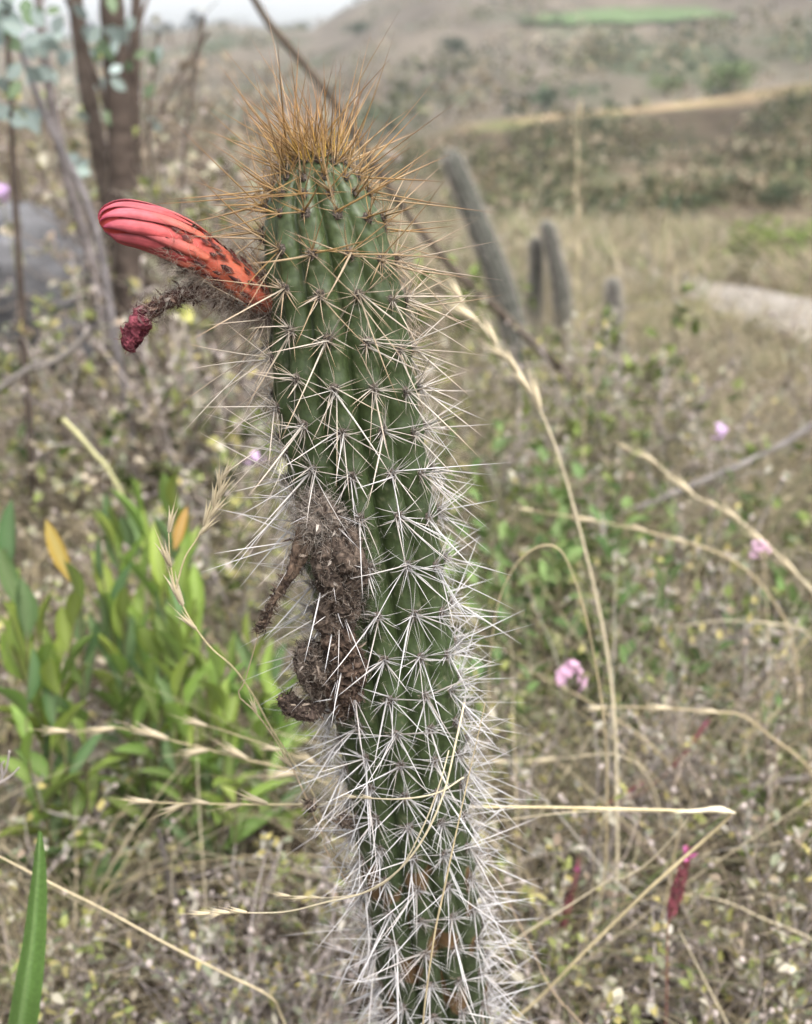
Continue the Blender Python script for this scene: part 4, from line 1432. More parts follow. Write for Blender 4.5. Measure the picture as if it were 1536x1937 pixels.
straw('shorter dry panicle lying above the spreading one', [(345, 1366, 0.56), (400, 1375, 0.56), (460, 1395, 0.56), (540, 1425, 0.56), (620, 1470, 0.57), (690, 1600, 0.6)], 0.00085, [(0.0, 0.5, 5, 0.2)], TAN, spk=0.018)
straw('thin pale straw curling round the front of the lower stem', [(390, 1728, 0.372), (450, 1727, 0.37), (540, 1726, 0.366), (620, 1708, 0.36), (690, 1690, 0.352), (750, 1650, 0.345), (800, 1585, 0.342), (838, 1500, 0.345), (862, 1400, 0.352), (878, 1330, 0.362)], 0.00042, [(0.0, 0.14, 4, 0.12)], PALE, root=False, spk=0.009)
straw('upper thin straw parallel to the curling one', [(545, 1695, 0.372), (620, 1698, 0.364), (700, 1684, 0.354), (756, 1640, 0.346), (800, 1560, 0.343), (832, 1480, 0.345), (850, 1420, 0.35)], 0.0003, [(0.0, 0.2, 3, 0.12)], PALE, root=False, spk=0.008)
straw('straight straw hanging down the front of the spines', [(915, 1330, 0.374), (895, 1430, 0.365), (868, 1560, 0.356), (842, 1680, 0.352), (822, 1770, 0.350), (806, 1880, 0.350), (800, 1960, 0.352)], 0.0004, [], TAN, root=False)
straw('short broken straw caught level in the spines', [(668, 1508, 0.368), (690, 1510, 0.362), (760, 1512, 0.352), (830, 1500, 0.35), (880, 1470, 0.355)], 0.00035, [(0.0, 0.4, 2, 0.1)], PALE, root=False)
straw('blurred straw ear leaning over pale stem', [(1185, 852, 1.0), (1240, 878, 1.0), (1300, 930, 0.99), (1370, 965, 0.98), (1430, 1010, 0.97), (1490, 1070, 0.96), (1560, 1150, 0.95), (1640, 1320, 0.94)], 0.0016, [(0.0, 0.55, 9, 0.16)], PALE, spk=0.026)
straw('bent pale straw arching over red stems', [(1148, 1338, 0.72), (1250, 1338, 0.72), (1340, 1345, 0.72), (1400, 1352, 0.72), (1460, 1395, 0.72), (1536, 1462, 0.72), (1600, 1600, 0.72)], 0.0011, [(0.0, 0.3, 3, 0.1)], TAN, spk=0.02)
straw('long thin straw arching across green sprigs', [(1010, 968, 0.95), (1130, 985, 0.95), (1260, 1015, 0.95), (1370, 1052, 0.95), (1450, 1120, 0.95), (1500, 1220, 0.95), (1520, 1400, 0.94)], 0.0012, [(0.0, 0.35, 4, 0.14)], TAN, spk=0.022)
straw('straw slanting out from under the red spike', [(1280, 1690, 0.62), (1370, 1705, 0.62), (1440, 1735, 0.62), (1540, 1778, 0.62), (1640, 1850, 0.62)], 0.0010, [], PALE)
straw('short straw leaning against the foot of the red spike', [(1284, 1757, 0.56), (1310, 1810, 0.56), (1345, 1880, 0.56), (1375, 1940, 0.56), (1400, 2010, 0.57)], 0.0009, [], PALE)
straw('straw standing upright behind the red spike', [(1290, 1545, 0.64), (1280, 1600, 0.64), (1262, 1690, 0.64), (1240, 1790, 0.64), (1200, 1930, 0.65)], 0.0010, [], TAN)
straw('grey straw leaning across the arched straw foot', [(1190, 1690, 0.66), (1130, 1630, 0.66), (1060, 1545, 0.66), (1000, 1480, 0.66), (960, 1430, 0.66)][::-1], 0.0008, [], GREYS_)
straw('thin straw crossing low beside the white spines', [(905, 1560, 0.48), (950, 1680, 0.48), (1010, 1800, 0.48), (1050, 1880, 0.485)], 0.00055, [], (0.42, 0.32, 0.22))
straw('pale straw sloping below the pink blossom head', [(1000, 1270, 0.85), (1080, 1310, 0.85), (1180, 1370, 0.84), (1260, 1440, 0.83), (1330, 1560, 0.82)], 0.0011, [], TAN)
straw('thin level straw among dry twigs by the spines', [(960, 1440, 0.75), (1060, 1435, 0.75), (1180, 1432, 0.75), (1240, 1500, 0.75), (1260, 1650, 0.75)], 0.0008, [(0.0, 0.3, 3, 0.15)], PALE, spk=0.015)
straw('curved straw among green sprigs', [(1280, 1185, 0.95), (1360, 1175, 0.95), (1460, 1180, 0.95), (1530, 1200, 0.95), (1600, 1320, 0.95)], 0.0013, [], PALE)
straw('pale straw rising past pink blossom', [(1536, 1180, 0.90), (1480, 1280, 0.90), (1430, 1370, 0.90), (1390, 1470, 0.90), (1370, 1600, 0.90)], 0.0013, [], TAN)
straw('greenish straw stub behind orange leaf', [(118, 792, 1.1), (150, 825, 1.1), (180, 860, 1.1), (205, 888, 1.1), (240, 960, 1.1), (270, 1100, 1.08)], 0.0026, [], (0.40, 0.38, 0.20), tipr=1.0)
straw('faint tall straw standing far off before the ridge', [(1095, 225, 2.4), (1092, 300, 2.4), (1090, 380, 2.4), (1092, 480, 2.4), (1094, 620, 2.4)], 0.0028, [(0.0, 0.7, 10, 0.12)], (0.34, 0.30, 0.18), spk=0.04)
# nameless loose stalks: alike, told apart only by place
def loose_straw(x, y, h, lean, az, r, nspk):
    ft = np.array([x, y, gz(x, y) - 0.01])
    out = np.array([math.cos(az), math.sin(az) * 0.6, 0])
    t = np.linspace(0, 1, 22)[:, None]
    P = ft + np.array([0, 0, 1.0]) * h * (t - 0.32 * lean * t ** 3) + out * h * lean * (0.25 * t + 0.75 * t ** 2.2)
    P = P + np.array([[nz(k * 0.25, x * 40), nz(k * 0.25, y * 40), 0] for k in range(22)]) * 0.006
    e = thing('dry_grass_stalk', 'thin loose straw arching out of the undergrowth', 'grass stalk', ft, 'loose straws in the undergrowth')
    mb = MB()
    c = np.array(random.choice([PALE, TAN, GREYS_, TAN])) * random.uniform(0.8, 1.1)
    mb.tubes((P - ft)[None], np.linspace(1, 0.4, 22)[None] * r, 5, c)
    mb.build('stem', M_STRAW, e)
    for k in range(nspk):
        i = 21 - k * 2
        if i < 12: break
        d = unit(P[i] - P[i - 2] + np.array([0, 0, 0.3 * (-1) ** k]) * np.linalg.norm(P[i] - P[i - 2]))
        l_ = 0.012 * random.uniform(0.8, 1.3)
        put('spikelet', SPK, e, frame_matrix(P[i - 1] - ft, d, (0, -1, 0.2), l_ * 0.7, l_, l_ * 0.7))
for k in range(110):
    Y = 0.66 * (3.2 / 0.66) ** random.random()
    x = random.uniform(-1, 1) * (0.44 * Y + 0.05)
    if math.hypot(x - cactus_base[0], Y - cactus_base[1]) < 0.2 or path_dist(x, Y) < 0.3:
        continue
    loose_straw(x, Y, random.uniform(0.16, 0.34) * (0.8 + 0.2 * Y), random.uniform(0.2, 1.25), random.uniform(0, 6.28), random.uniform(0.0005, 0.0009) * (0.75 + 0.25 * Y), random.choice([0, 0, 3, 4]))

# the broad green blade
def green_blade(pts, widths, label, name='grass_blade'):
    W = [at(*p) for p in pts]
    foot = np.array([W[-1][0], W[-1][1] + 0.005, gz(W[-1][0], W[-1][1])])
    W.append(foot)
    widths = list(widths) + [widths[-1] * 0.6]
    P = smooth_path(np.column_stack([np.array(W), np.array(widths) * 0.001]), 60)
    nu = 7
    V, C = [], []
    t = unit(np.gradient(P[:, :3], axis=0))
    for i in range(60):
        sd = unit(np.cross(t[i], [0.25, 1.0, 0]))
        nn = np.cross(sd, t[i])
        for u in np.linspace(-1, 1, nu):
            wob = 1 + 0.05 * nz(i * 0.7, u * 2)
            V.append(P[i, :3] + sd * u * P[i, 3] * 0.5 * wob + nn * (0.22 * abs(u) * P[i, 3]) - foot)
            C.append(np.array([0.10, 0.185, 0.045]) * (0.9 + 0.12 * math.cos(u * 14)) if abs(u) > 0.15 else np.array([0.16, 0.25, 0.09]))
    idx = np.arange(60 * nu).reshape(60, nu)
    mb = MB()
    mb.add(V, quads=np.stack([idx[:-1, :-1], idx[:-1, 1:], idx[1:, 1:], idx[1:, :-1]], -1).reshape(-1, 4), col=np.array(C))
    return tag(mb.build(name, mat_vcol('green_blade', 0.5, 0.4, 500, 0.15, trans=0.25, bump=0.15), None, foot), label, 'grass blade')
green_blade([(75, 1573, 0.42), (72, 1640, 0.42), (66, 1720, 0.42), (58, 1800, 0.42), (46, 1880, 0.42), (34, 1960, 0.425), (25, 2040, 0.43)], [2.0, 7.0, 10.5, 13.0, 15.5, 17, 17], 'broad fresh green blade standing under the long pale straw')

# ------------------------------------------------------------------ red flower spikes and pink blossoms
def red_spike(label, top, bot, foot, Y, r):
    a, b, c = at(*top, Y), at(*bot, Y), at(*foot, Y + 0.01)
    ft = np.array([c[0], c[1], gz(c[0], c[1])])
    e = thing('red_flower_spike', label, 'flower spike', ft, 'red flower spikes')
    P = smooth_path([a, (a + b) / 2 + np.array([0.002, 0, 0]), b, (b + c) / 2, c, ft], 50)
    mb = MB()
    mb.tubes((P - ft)[None], np.linspace(0.0004, 0.0008, 50)[None], 5, (0.28, 0.13, 0.10))
    mb.build('stem', M_STRAW, e)
    L = np.linalg.norm(b - a)
    ax_ = unit(a - b)
    sc = MB()
    n = 46
    t = np.linspace(0, 0.96, n)
    az = np.arange(n) * 2.4
    u = unit(np.cross(ax_, [0, 1.0, 0.1]))
    w = np.cross(ax_, u)
    out = np.cos(az)[:, None] * u + np.sin(az)[:, None] * w
    base = b + (a - b)[None] * t[:, None]
    prof = np.interp(t, [0, 0.12, 0.35, 0.6, 0.85, 1], [0.35, 0.8, 1.0, 0.8, 0.42, 0.25])
    base = base + out * (r * 0.45 * prof)[:, None]
    d = unit(ax_[None] * 1.0 + out * 0.22)
    col = np.array([[0.19, 0.045, 0.065]]) * RNG.uniform(0.5, 1.6, (n, 1)) + np.array([[0.05, 0.035, 0.03]])
    sc.leaves(base - ft, d, out, L * 0.15, r * 0.75 * (0.25 + prof), col, curl=0.03)
    sc.build('bracts', M_SMALL, e)
    ft_ = MB()
    m = 12
    dd = unit(ax_ + RNG.normal(0, 0.5, (m, 3)))
    ft_.leaves(np.repeat((a - ft)[None], m, 0) - ax_ * 0.004, dd, unit(RNG.normal(0, 1, (m, 3))), r * 1.6, r * 0.7, np.array([[0.55, 0.16, 0.36]]) * RNG.uniform(0.8, 1.2, (m, 1)))
    ft_.build('blossom', M_SMALL, e)
    return e
red_spike('dark red flower spike tipped with magenta standing by the bent straw', (1302, 1612), (1265, 1745), (1258, 1960), 0.56, 0.0050)
red_spike('slender faded red flower spike by the cactus foot', (1094, 1640), (1045, 1830), (1030, 1960), 0.66, 0.0024)
red_spike('blurred red flower spike leaning under the bent pale straw', (1338, 1365), (1270, 1455), (1165, 1540), 0.80, 0.0026)
red_spike('short blurred red flower spike lying low among dry twigs', (1215, 1480), (1150, 1520), (1100, 1590), 0.78, 0.0026)

def blossom(label, px, py, Y, R, n, col):
    c = at(px, py, Y)
    ft = np.array([c[0] + 0.01, c[1] + 0.02, gz(c[0], c[1])])
    e = thing('blossom_head', label, 'flower', ft, 'pink blossom heads')
    P = smooth_path([c, c * 0.6 + ft * 0.4 + np.array([0.006, 0, 0]), ft], 16)
    mb = MB()
    mb.tubes((P - ft)[None], np.full((1, 16), 0.0009), 5, (0.2, 0.19, 0.1))
    mb.build('stem', M_TWIG, e)
    for k in range(n):
        d = unit(RNG.normal(0, 1, 3) + np.array([0, -0.5, 0.6]))
        q = c + d * R * random.uniform(0.45, 1.0) - ft
        pm = MB()
        u = unit(np.cross(d, [0.3, 0.2, 1.0]))
        w = np.cross(d, u)
        az = np.arange(5) * 2 * math.pi / 5
        dirs = unit(np.cos(az)[:, None] * u + np.sin(az)[:, None] * w + d * 0.35)
        pm.leaves(np.repeat(q[None], 5, 0), dirs, np.repeat(d[None], 5, 0), R * 0.38, R * 0.26, np.array([col]) * RNG.uniform(0.85, 1.15, (5, 1)))
        pm.build('floret', M_SMALL, e)
    return e
blossom('round pink blossom head beside the arched straw', 1075, 1282, 0.80, 0.0155, 17, (0.58, 0.37, 0.49))
blossom('small pink blossom head above the straw ear', 1435, 1038, 0.95, 0.011, 11, (0.56, 0.37, 0.47))
blossom('small lilac blossom head among distant twigs', 1357, 816, 1.25, 0.012, 12, (0.60, 0.42, 0.68))
blossom('lilac blossom head near the grey brush', 2, 362, 1.7, 0.017, 12, (0.60, 0.42, 0.68))
blossom('faint lilac blossom behind the side spines', 480, 865, 1.0, 0.010, 10, (0.60, 0.42, 0.62))

# ------------------------------------------------------------------ cacti standing farther back
def far_cactus(label, top, base, Y, wtop, wbase):
    a, b = at(*top, Y), at(*base, Y + 0.02)
    ft = np.array([b[0] + (b - a)[0] * 0.25, b[1], gz(b[0], b[1])])
    tt = (b - CAM)[1] * CP - (b - CAM)[2] * SP
    r0, r1 = 0.5 * wtop * tt / FPX, 0.5 * wbase * tt / FPX
    e = thing('columnar_cactus', label, 'cactus', ft, 'grey cacti farther back')
    n = 70
    P = smooth_path([a, a * 0.65 + b * 0.35 + np.array([0.004, 0, 0.0]), b, ft + np.array([0, 0, -0.02])], n)
    t = unit(np.gradient(-P, axis=0))
    u = unit(np.cross(t, [0, 1.0, 0]))
    w = np.cross(t, u)
    L = np.concatenate([[0], np.cumsum(np.linalg.norm(np.diff(P, axis=0), axis=1))])
    R = (r0 + (r1 - r0) * np.clip(L / 0.3, 0, 1)) * np.sqrt(np.clip(1 - (1 - np.clip(L / 0.025, 0, 1)) ** 2, 0.0004, 1))
    na = 13 * 6
    ph_ = np.arange(na) * 2 * math.pi / na
    f = 0.84 + 0.16 * np.abs(np.cos(ph_ * 6.5)) ** 0.7
    V = P[:, None] + (u[:, None] * np.cos(ph_)[None, :, None] + w[:, None] * np.sin(ph_)[None, :, None]) * (R[:, None] * f[None])[..., None] - ft
    idx = np.arange(n * na).reshape(n, na)
    nx_ = np.roll(idx, -1, 1)
    mb = MB()
    mb.add(V.reshape(-1, 3), quads=np.stack([idx[:-1], idx[1:], nx_[1:], nx_[:-1]], -1).reshape(-1, 4), col=(0.105, 0.108, 0.092))
    mb.build('stem', M_FARCACTUS, e)
    N = 5200
    i = RNG.integers(0, n, N)
    q = RNG.integers(0, 13, N) * 2 * math.pi / 13
    nrm = u[i] * np.cos(q)[:, None] + w[i] * np.sin(q)[:, None]
    bs_ = P[i] + nrm * R[i][:, None] - ft
    d = unit(nrm + RNG.normal(0, 0.75, (N, 3)))
    sp_ = MB()
    sp_.tubes(bent(bs_, d, RNG.uniform(0.008, 0.024, N), RNG.normal(0, 0.05, (N, 3)), 3), np.array([[0.00032, 0.0002, 0.00005]]), 3, np.array([[0.42, 0.38, 0.34]]) * RNG.uniform(0.6, 1.25, (N, 1)))
    o = sp_.build('spines', M_SPINE, e)
    o['kind'] = 'stuff'
    return e
# (built below)
far_cactus('long grey-green cactus leaning over the scrub behind the spines', (848, 285), (965, 600), 2.5, 34, 46)
far_cactus('slim grey-green cactus, the taller of a close pair', (1031, 418), (1062, 560), 3.3, 24, 33)
far_cactus('stubby grey-green cactus, the shorter of a close pair', (1012, 450), (1012, 560), 3.35, 22, 29)
far_cactus('short grey cactus stump standing alone in the scrub', (1157, 527), (1160, 620), 3.1, 24, 30)

# ------------------------------------------------------------------ young trees and bare stems behind the flower
def tree(name, label, pts, widths, Y, leaves=(), group=None, col=(0.15, 0.115, 0.095), cat='tree', limbs=(), kind='blue', lsize=0.032):
    """pts (px,py) from top to foot, widths in pixels"""
    W, rr = [], []
    for (px, py), w in zip(pts, widths):
        p = at(px, py, Y)
        tt = (p - CAM)[1] * CP - (p - CAM)[2] * SP
        W.append(p)
        rr.append(0.5 * w * tt / FPX)
    q = W[-1]
    if q[2] > gz(q[0], q[1]):
        dd = unit(W[-1] - W[-2])
        dd = unit(np.array([dd[0], dd[1], min(dd[2], -0.35)]))
        kk_ = (q[2] - gz(q[0], q[1]) + 0.03) / -dd[2]
        W.append(q + dd * kk_)
        rr.append(rr[-1] * 1.1)
    ft = np.array([W[-1][0], W[-1][1], gz(W[-1][0], W[-1][1])])
    e = thing(name, label, cat, ft, group)
    P = smooth_path(np.column_stack([np.array(W), rr]), 60)
    sd = random.uniform(0, 30)
    P[:, 3] *= np.array([1 + 0.14 * nz(k * 0.5, sd) for k in range(60)])
    mb = MB()
    cc = np.array(col)[None] * np.array([1 + 0.3 * nz(k * 0.9, sd + 5) for k in range(60)])[:, None]
    mb.tubes((P[:, :3] - ft)[None], P[None, :, 3], 12, cc[None], cap=True)
    mb.build('trunk', M_BARK, e)
    for lp in limbs:
        LP = [at(px, py, Y + dy) for px, py, dy in lp]
        Q = smooth_path(LP, 20)
        mb = MB()
        mb.tubes((Q - ft)[None], np.linspace(0.45, 1, 20)[None] * 0.006 * Y / 2, 6, np.array(col) * 1.1)
        mb.build('limb', M_BARK, e)
    for px, py, dy in leaves:
        p = at(px, py, Y + dy) - ft
        d = unit(np.array([random.uniform(-1, 1), random.uniform(-0.4, 0.4), random.uniform(-1.2, 0.4)]))
        l_ = lsize * random.uniform(0.75, 1.25)
        put('leaf', random.choice(LM[kind]), e, frame_matrix(p - d * l_ * 0.5, d, (random.uniform(-0.5, 0.5), -1, random.uniform(-0.3, 0.6)), l_ * 0.6, l_, l_))
    return e

lv = lambda cx, cy, sx, sy, n: [(random.gauss(cx, sx), random.gauss(cy, sy), random.uniform(-0.15, 0.1)) for _ in range(n)]
tree('young_tree', 'thickest brown tree trunk standing behind the red bud', [(205, -220), (208, -60), (215, 60), (225, 200), (232, 330), (240, 450), (262, 640)], [44, 46, 48, 50, 50, 50, 50], 2.2,
     lv(195, 80, 40, 50, 20) + lv(240, 130, 30, 50, 9), 'young trees behind the bud', limbs=[[(300, -60, 0.1), (265, 40, 0.0), (235, 160, 0.0), (225, 250, 0.0)], [(100, -60, -0.1), (150, 60, 0.0), (200, 200, 0), (222, 300, 0)]])
tree('young_tree', 'slim brown trunk close beside the thickest trunk', [(128, -200), (138, -60), (150, 60), (168, 180), (190, 300), (215, 430), (245, 640)], [26, 28, 30, 32, 34, 36, 38], 2.3,
     lv(130, 60, 40, 50, 10), 'young trees behind the bud', col=(0.19, 0.15, 0.125))
tree('young_tree', 'pale slanting sapling with round bluish leaves', [(60, -200), (72, -20), (88, 130), (110, 260), (140, 380), (175, 500), (215, 680)], [18, 18, 18, 20, 20, 22, 24], 1.9,
     lv(85, 130, 22, 60, 8) + lv(160, 330, 12, 20, 3), 'young trees behind the bud', col=(0.30, 0.26, 0.25))
tree('young_tree', 'thin grey sapling slanting behind the bluish leaves', [(0, -40), (30, 60), (70, 180), (110, 270), (160, 370), (190, 470), (215, 620)], [12, 12, 13, 14, 14, 15, 16], 1.75,
     lv(40, 90, 35, 60, 9), 'young trees behind the bud', col=(0.30, 0.27, 0.27))
tree('young_tree', 'dark thin trunk right against the thickest one', [(262, -180), (258, 0), (254, 140), (256, 280), (264, 420), (280, 650)], [20, 20, 22, 22, 24, 24], 2.5, lv(225, 60, 30, 40, 4), 'young trees behind the bud')
tree('leafy_sapling', 'sapling of green leaves hanging by the grey saplings', [(10, -60), (14, 60), (20, 200), (30, 400), (40, 560)], [10, 10, 11, 12, 13], 1.6, lv(30, 40, 40, 40, 16) + lv(10, 160, 25, 70, 10), 'young trees behind the bud', kind='blue', lsize=0.028)
# bare sticks
for lb, pts, w, Y, c in [
        ('long bare brown stick slanting down behind the golden spines', [(470, -20), (510, 45), (570, 115), (640, 205), (700, 300), (775, 410), (860, 510), (930, 575)], 15, 2.2, (0.17, 0.135, 0.105)),
        ('thin bare upright stick between trees and golden spines', [(385, 30), (370, 120), (358, 210), (345, 330), (338, 480)], 9, 2.2, (0.22, 0.18, 0.15)),
        ('thin bare stick leaning towards the trees', [(395, 60), (330, 160), (290, 230), (240, 330), (225, 420)], 7, 2.2, (0.26, 0.21, 0.17)),
        ('faint bare stick leaning in front of the ridge line', [(300, 60), (290, 150), (280, 240), (300, 420)], 7, 2.6, (0.24, 0.2, 0.16)),
        ('pale dead stem rising across the lilac blossom', [(1560, 790), (1480, 840), (1400, 880), (1310, 918)], 14, 1.55, (0.40, 0.36, 0.34)),
        ('pale dead twig lying behind the shrivelled flower', [(180, 620), (110, 680), (50, 700), (20, 720)], 12, 1.5, (0.36, 0.32, 0.29)),
        ('grey dead stem leaning through dark undergrowth', [(300, 1570), (330, 1700), (370, 1800), (395, 1900)], 12, 0.72, (0.24, 0.21, 0.19)),
        ('curved pale dead stem by the bent pale straw', [(1536, 1470), (1450, 1480), (1380, 1500), (1330, 1540), (1310, 1640)], 12, 0.85, (0.38, 0.34, 0.31))]:
    tree('bare_stick', lb, pts, [w] * len(pts), Y, (), 'bare sticks', c, 'stick')

# the grey boulder in the scrub
def boulder(label, px, py, Y, wpx, hpx, seed):
    c = at(px, py, Y)
    tt = (c - CAM)[1] * CP - (c - CAM)[2] * SP
    rx, rz = 0.5 * wpx * tt / FPX, 0.5 * hpx * tt / FPX
    V, Q = [], []
    na, nb = 56, 40
    for i in range(nb):
        th_ = math.pi * i / (nb - 1)
        for k in range(na):
            a = 2 * math.pi * k / na
            d = np.array([math.sin(th_) * math.cos(a), math.sin(th_) * math.sin(a), math.cos(th_)])
            f = 1 + 0.28 * nz(d[0] * 1.4 + seed, d[1] * 1.4, d[2] * 1.4) + 0.14 * abs(nz(d[0] * 4, d[1] * 4 + seed, d[2] * 4)) + 0.05 * nz(d[0] * 11, d[1] * 11, d[2] * 11 + seed)
            V.append((d[0] * rx * f, d[1] * rx * 0.8 * f, d[2] * rz * f))
    for i in range(nb - 1):
        for k in range(na):
            Q.append((i * na + k, (i + 1) * na + k, (i + 1) * na + (k + 1) % na, i * na + (k + 1) % na))
    mb = MB()
    mb.add(V, quads=Q, col=(0.115, 0.113, 0.118))
    return tag(mb.build('boulder', mat_vcol('grey_stone', 0.9, 0.15, 9, 0.5, bump=0.7), None, c), label, 'rock', 'grey boulders')
boulder('large grey boulder half hidden in twigs below the tree trunks', 50, 560, 2.7, 330, 300, 4.2)
boulder('smaller grey boulder resting against the large one', 165, 640, 2.45, 150, 150, 9.1)

# the little dry twig poking in by the green blade
tw = thing('dry_twig', 'small knobbly dry twig forking above the long pale straw', 'twig', at(-25, 1530, 0.44))
b0 = np.array(tw.location)
for pts in ([(-25, 1530), (0, 1480), (12, 1455), (18, 1420)], [(0, 1480), (20, 1468), (36, 1452)], [(5, 1470), (3, 1448), (8, 1440)]):
    P = smooth_path([at(x, y, 0.44) for x, y in pts], 24)
    r = 0.0005 * (1 + 0.5 * np.abs(np.sin(np.arange(24) * 1.3))) * np.linspace(1.1, 0.7, 24)
    mb = MB()
    mb.tubes((P - b0)[None], r[None], 6, (0.36, 0.32, 0.30), cap=True)
    mb.build('branch', M_TWIG, tw)
mb = MB()
P = smooth_path([at(-25, 1530, 0.44), at(-70, 1700, 0.45), np.array([*at(-90, 1900, 0.46)[:2], gz(*at(-90, 1900, 0.46)[:2])])], 20)
mb.tubes((P - b0)[None], np.full((1, 20), 0.0008), 6, (0.3, 0.26, 0.24))
mb.build('branch', M_TWIG, tw)

# ------------------------------------------------------------------ bushes and trees far off
def clump(mb, c, R, n, ls, cols, flat=0.7):
    u = unit(RNG.normal(0, 1, (n, 3))) * (RNG.random((n, 1)) ** 0.4)
    p = c + u * np.array([R, R, R * flat])
    p[:, 2] = np.maximum(p[:, 2], c[2] - R * 0.45)
    lc = np.array(cols)[RNG.integers(0, len(cols), n)] * RNG.uniform(0.65, 1.3, (n, 1))
    mb.leaves(p, unit(u + RNG.normal(0, 0.7, (n, 3))), unit(RNG.normal(0, 1, (n, 3)) + np.array([0, 0, 0.8])), ls * RNG.uniform(0.6, 1.4, n), ls * 0.6, lc)

def bush(label, px, py, Y, wpx, n=260, cols=SH_LUSH, z=None, hfun=None, v=None, group='bushes standing out on the slopes'):
    p = at(px, py, Y) if hfun is None else hfun(px, v)
    if hfun is None:
        p = np.array([p[0], p[1], gz(p[0], p[1])])
    tt = p[1] * CP - (p - CAM)[2] * SP
    R = 0.5 * wpx * tt / FPX
    e = thing('bush', label, 'bush', p, group)
    st = MB()
    for q in range(7):
        d = unit(np.array([random.uniform(-1, 1), random.uniform(-1, 1), 1.2])) * R * 0.9
        st.tubes(smooth_path([np.zeros(3), d * 0.5 + RNG.normal(0, R * 0.08, 3), d], 8)[None], np.linspace(1, 0.3, 8)[None] * R * 0.03, 4, (0.16, 0.13, 0.10))
    st.build('branches', M_TWIG, e)
    mb = MB()
    for q in range(9):
        o_ = RNG.normal(0, 0.42, 3) * R
        clump(mb, np.array([o_[0], o_[1], R * 0.45 + abs(o_[2]) * 0.7]), R * 0.5, n // 5, R * 0.17, cols)
    f = mb.build('foliage', M_SCRUB, e)
    f['kind'] = 'stuff'
    return e
bush('bright green bush growing beside the pale track', 1440, 500, 7.0, 170, 330, [(0.20, 0.27, 0.07), (0.26, 0.32, 0.10), (0.15, 0.21, 0.06)])
bush('bright green bush half hidden behind the one by the track', 1530, 520, 8.2, 120, 300, [(0.20, 0.27, 0.07), (0.24, 0.29, 0.10), (0.15, 0.21, 0.06)])
DG = [(0.07, 0.10, 0.06), (0.10, 0.13, 0.07), (0.05, 0.075, 0.05)]
OL = [(0.13, 0.14, 0.075), (0.17, 0.17, 0.09), (0.10, 0.11, 0.06)]
bush('dark round bush low on the brown ridge', 1402, 380, 22, 70, 260, DG, hfun=mid_h, v=v_for(mid_h, 1402, 400))
bush('dark bush at the edge of the brown ridge face', 1530, 320, 30, 80, 260, DG, hfun=mid_h, v=v_for(mid_h, 1530, 345))
bush('green bush beyond the pale ridge crest', 1300, 165, 200, 110, 300, [(0.14, 0.20, 0.08), (0.18, 0.23, 0.10)], hfun=far_h, v=v_for(far_h, 1300, 180))
bush('small green bush beyond the ridge crest', 1200, 160, 200, 60, 260, [(0.14, 0.20, 0.08), (0.18, 0.23, 0.10)], hfun=far_h, v=v_for(far_h, 1200, 178))
bush('dark bush near the skyline notch', 690, 60, 200, 50, 260, DG, hfun=far_h, v=v_for(far_h, 690, 70))
bush('dark bush on the dry hillside below the notch', 845, 95, 200, 60, 260, DG, hfun=far_h, v=v_for(far_h, 845, 105))
bush('dark bush on the hillside above the leaning cactus', 1000, 200, 120, 55, 260, DG, hfun=far_h, v=v_for(far_h, 1000, 205))
bush('olive bush on the hillside behind the golden spines', 760, 165, 120, 40, 260, OL, hfun=far_h, v=v_for(far_h, 760, 172))
for k in range(13):
    px = 262 + k * 18 + random.uniform(-6, 6)
    hpt = far_h(px, 0.985)
    tt = hpt[1] * CP
    H = random.uniform(22, 46) * tt / FPX
    e = thing('far_tree', 'dark bluish tree in the row along the skyline', 'tree', hpt, 'row of trees along the skyline')
    st = MB()
    st.tubes(np.array([[0, 0, -0.5], [0.1, 0, H * 0.4], [0.0, 0.1, H * 0.9]])[None], np.array([[0.25, 0.2, 0.05]]), 6, (0.12, 0.10, 0.09))
    st.build('trunk', M_BARK, e)
    mb = MB()
    for q in range(8):
        f = q / 7
        clump(mb, np.array([RNG.normal(0, H * 0.10), RNG.normal(0, H * 0.1), H * (0.25 + 0.68 * f)]), H * 0.26 * (1.15 - 0.75 * f), 60, H * 0.10, [(0.065, 0.085, 0.075), (0.09, 0.11, 0.095)])
    f = mb.build('crown', M_SCRUB, e)
    f['kind'] = 'stuff'

def slope_scrub(name, hfun, n, px0, px1, rmin, rmax, label, v0=0.05, v1=1.0, leaf=0.3, per=26):
    mb = MB()
    for k in range(n):
        px, v = random.uniform(px0, px1), random.uniform(v0, v1)
        if nz(px * 0.006, v * 9, 3.3) < random.uniform(-0.35, 0.25):
            continue
        p = hfun(px, v)
        R = random.uniform(rmin, rmax)
        clump(mb, p + np.array([0, 0, R * 0.3]), R, per, R * leaf, random.choice([DG, OL, OL, SH_DRY, [(0.22, 0.18, 0.12), (0.28, 0.23, 0.15)]]))
    return tag(mb.build(name, M_SCRUB), label, 'scrub', kind='stuff')
slope_scrub('hillside_scrub', mid_h, 3600, 300, 1900, 0.18, 0.85, 'low scrub dotted over the brown ridge', v1=0.78)
slope_scrub('hillside_scrub.001', far_h, 2600, -300, 1900, 0.8, 3.2, 'scrub dotted over the long dry hillside')

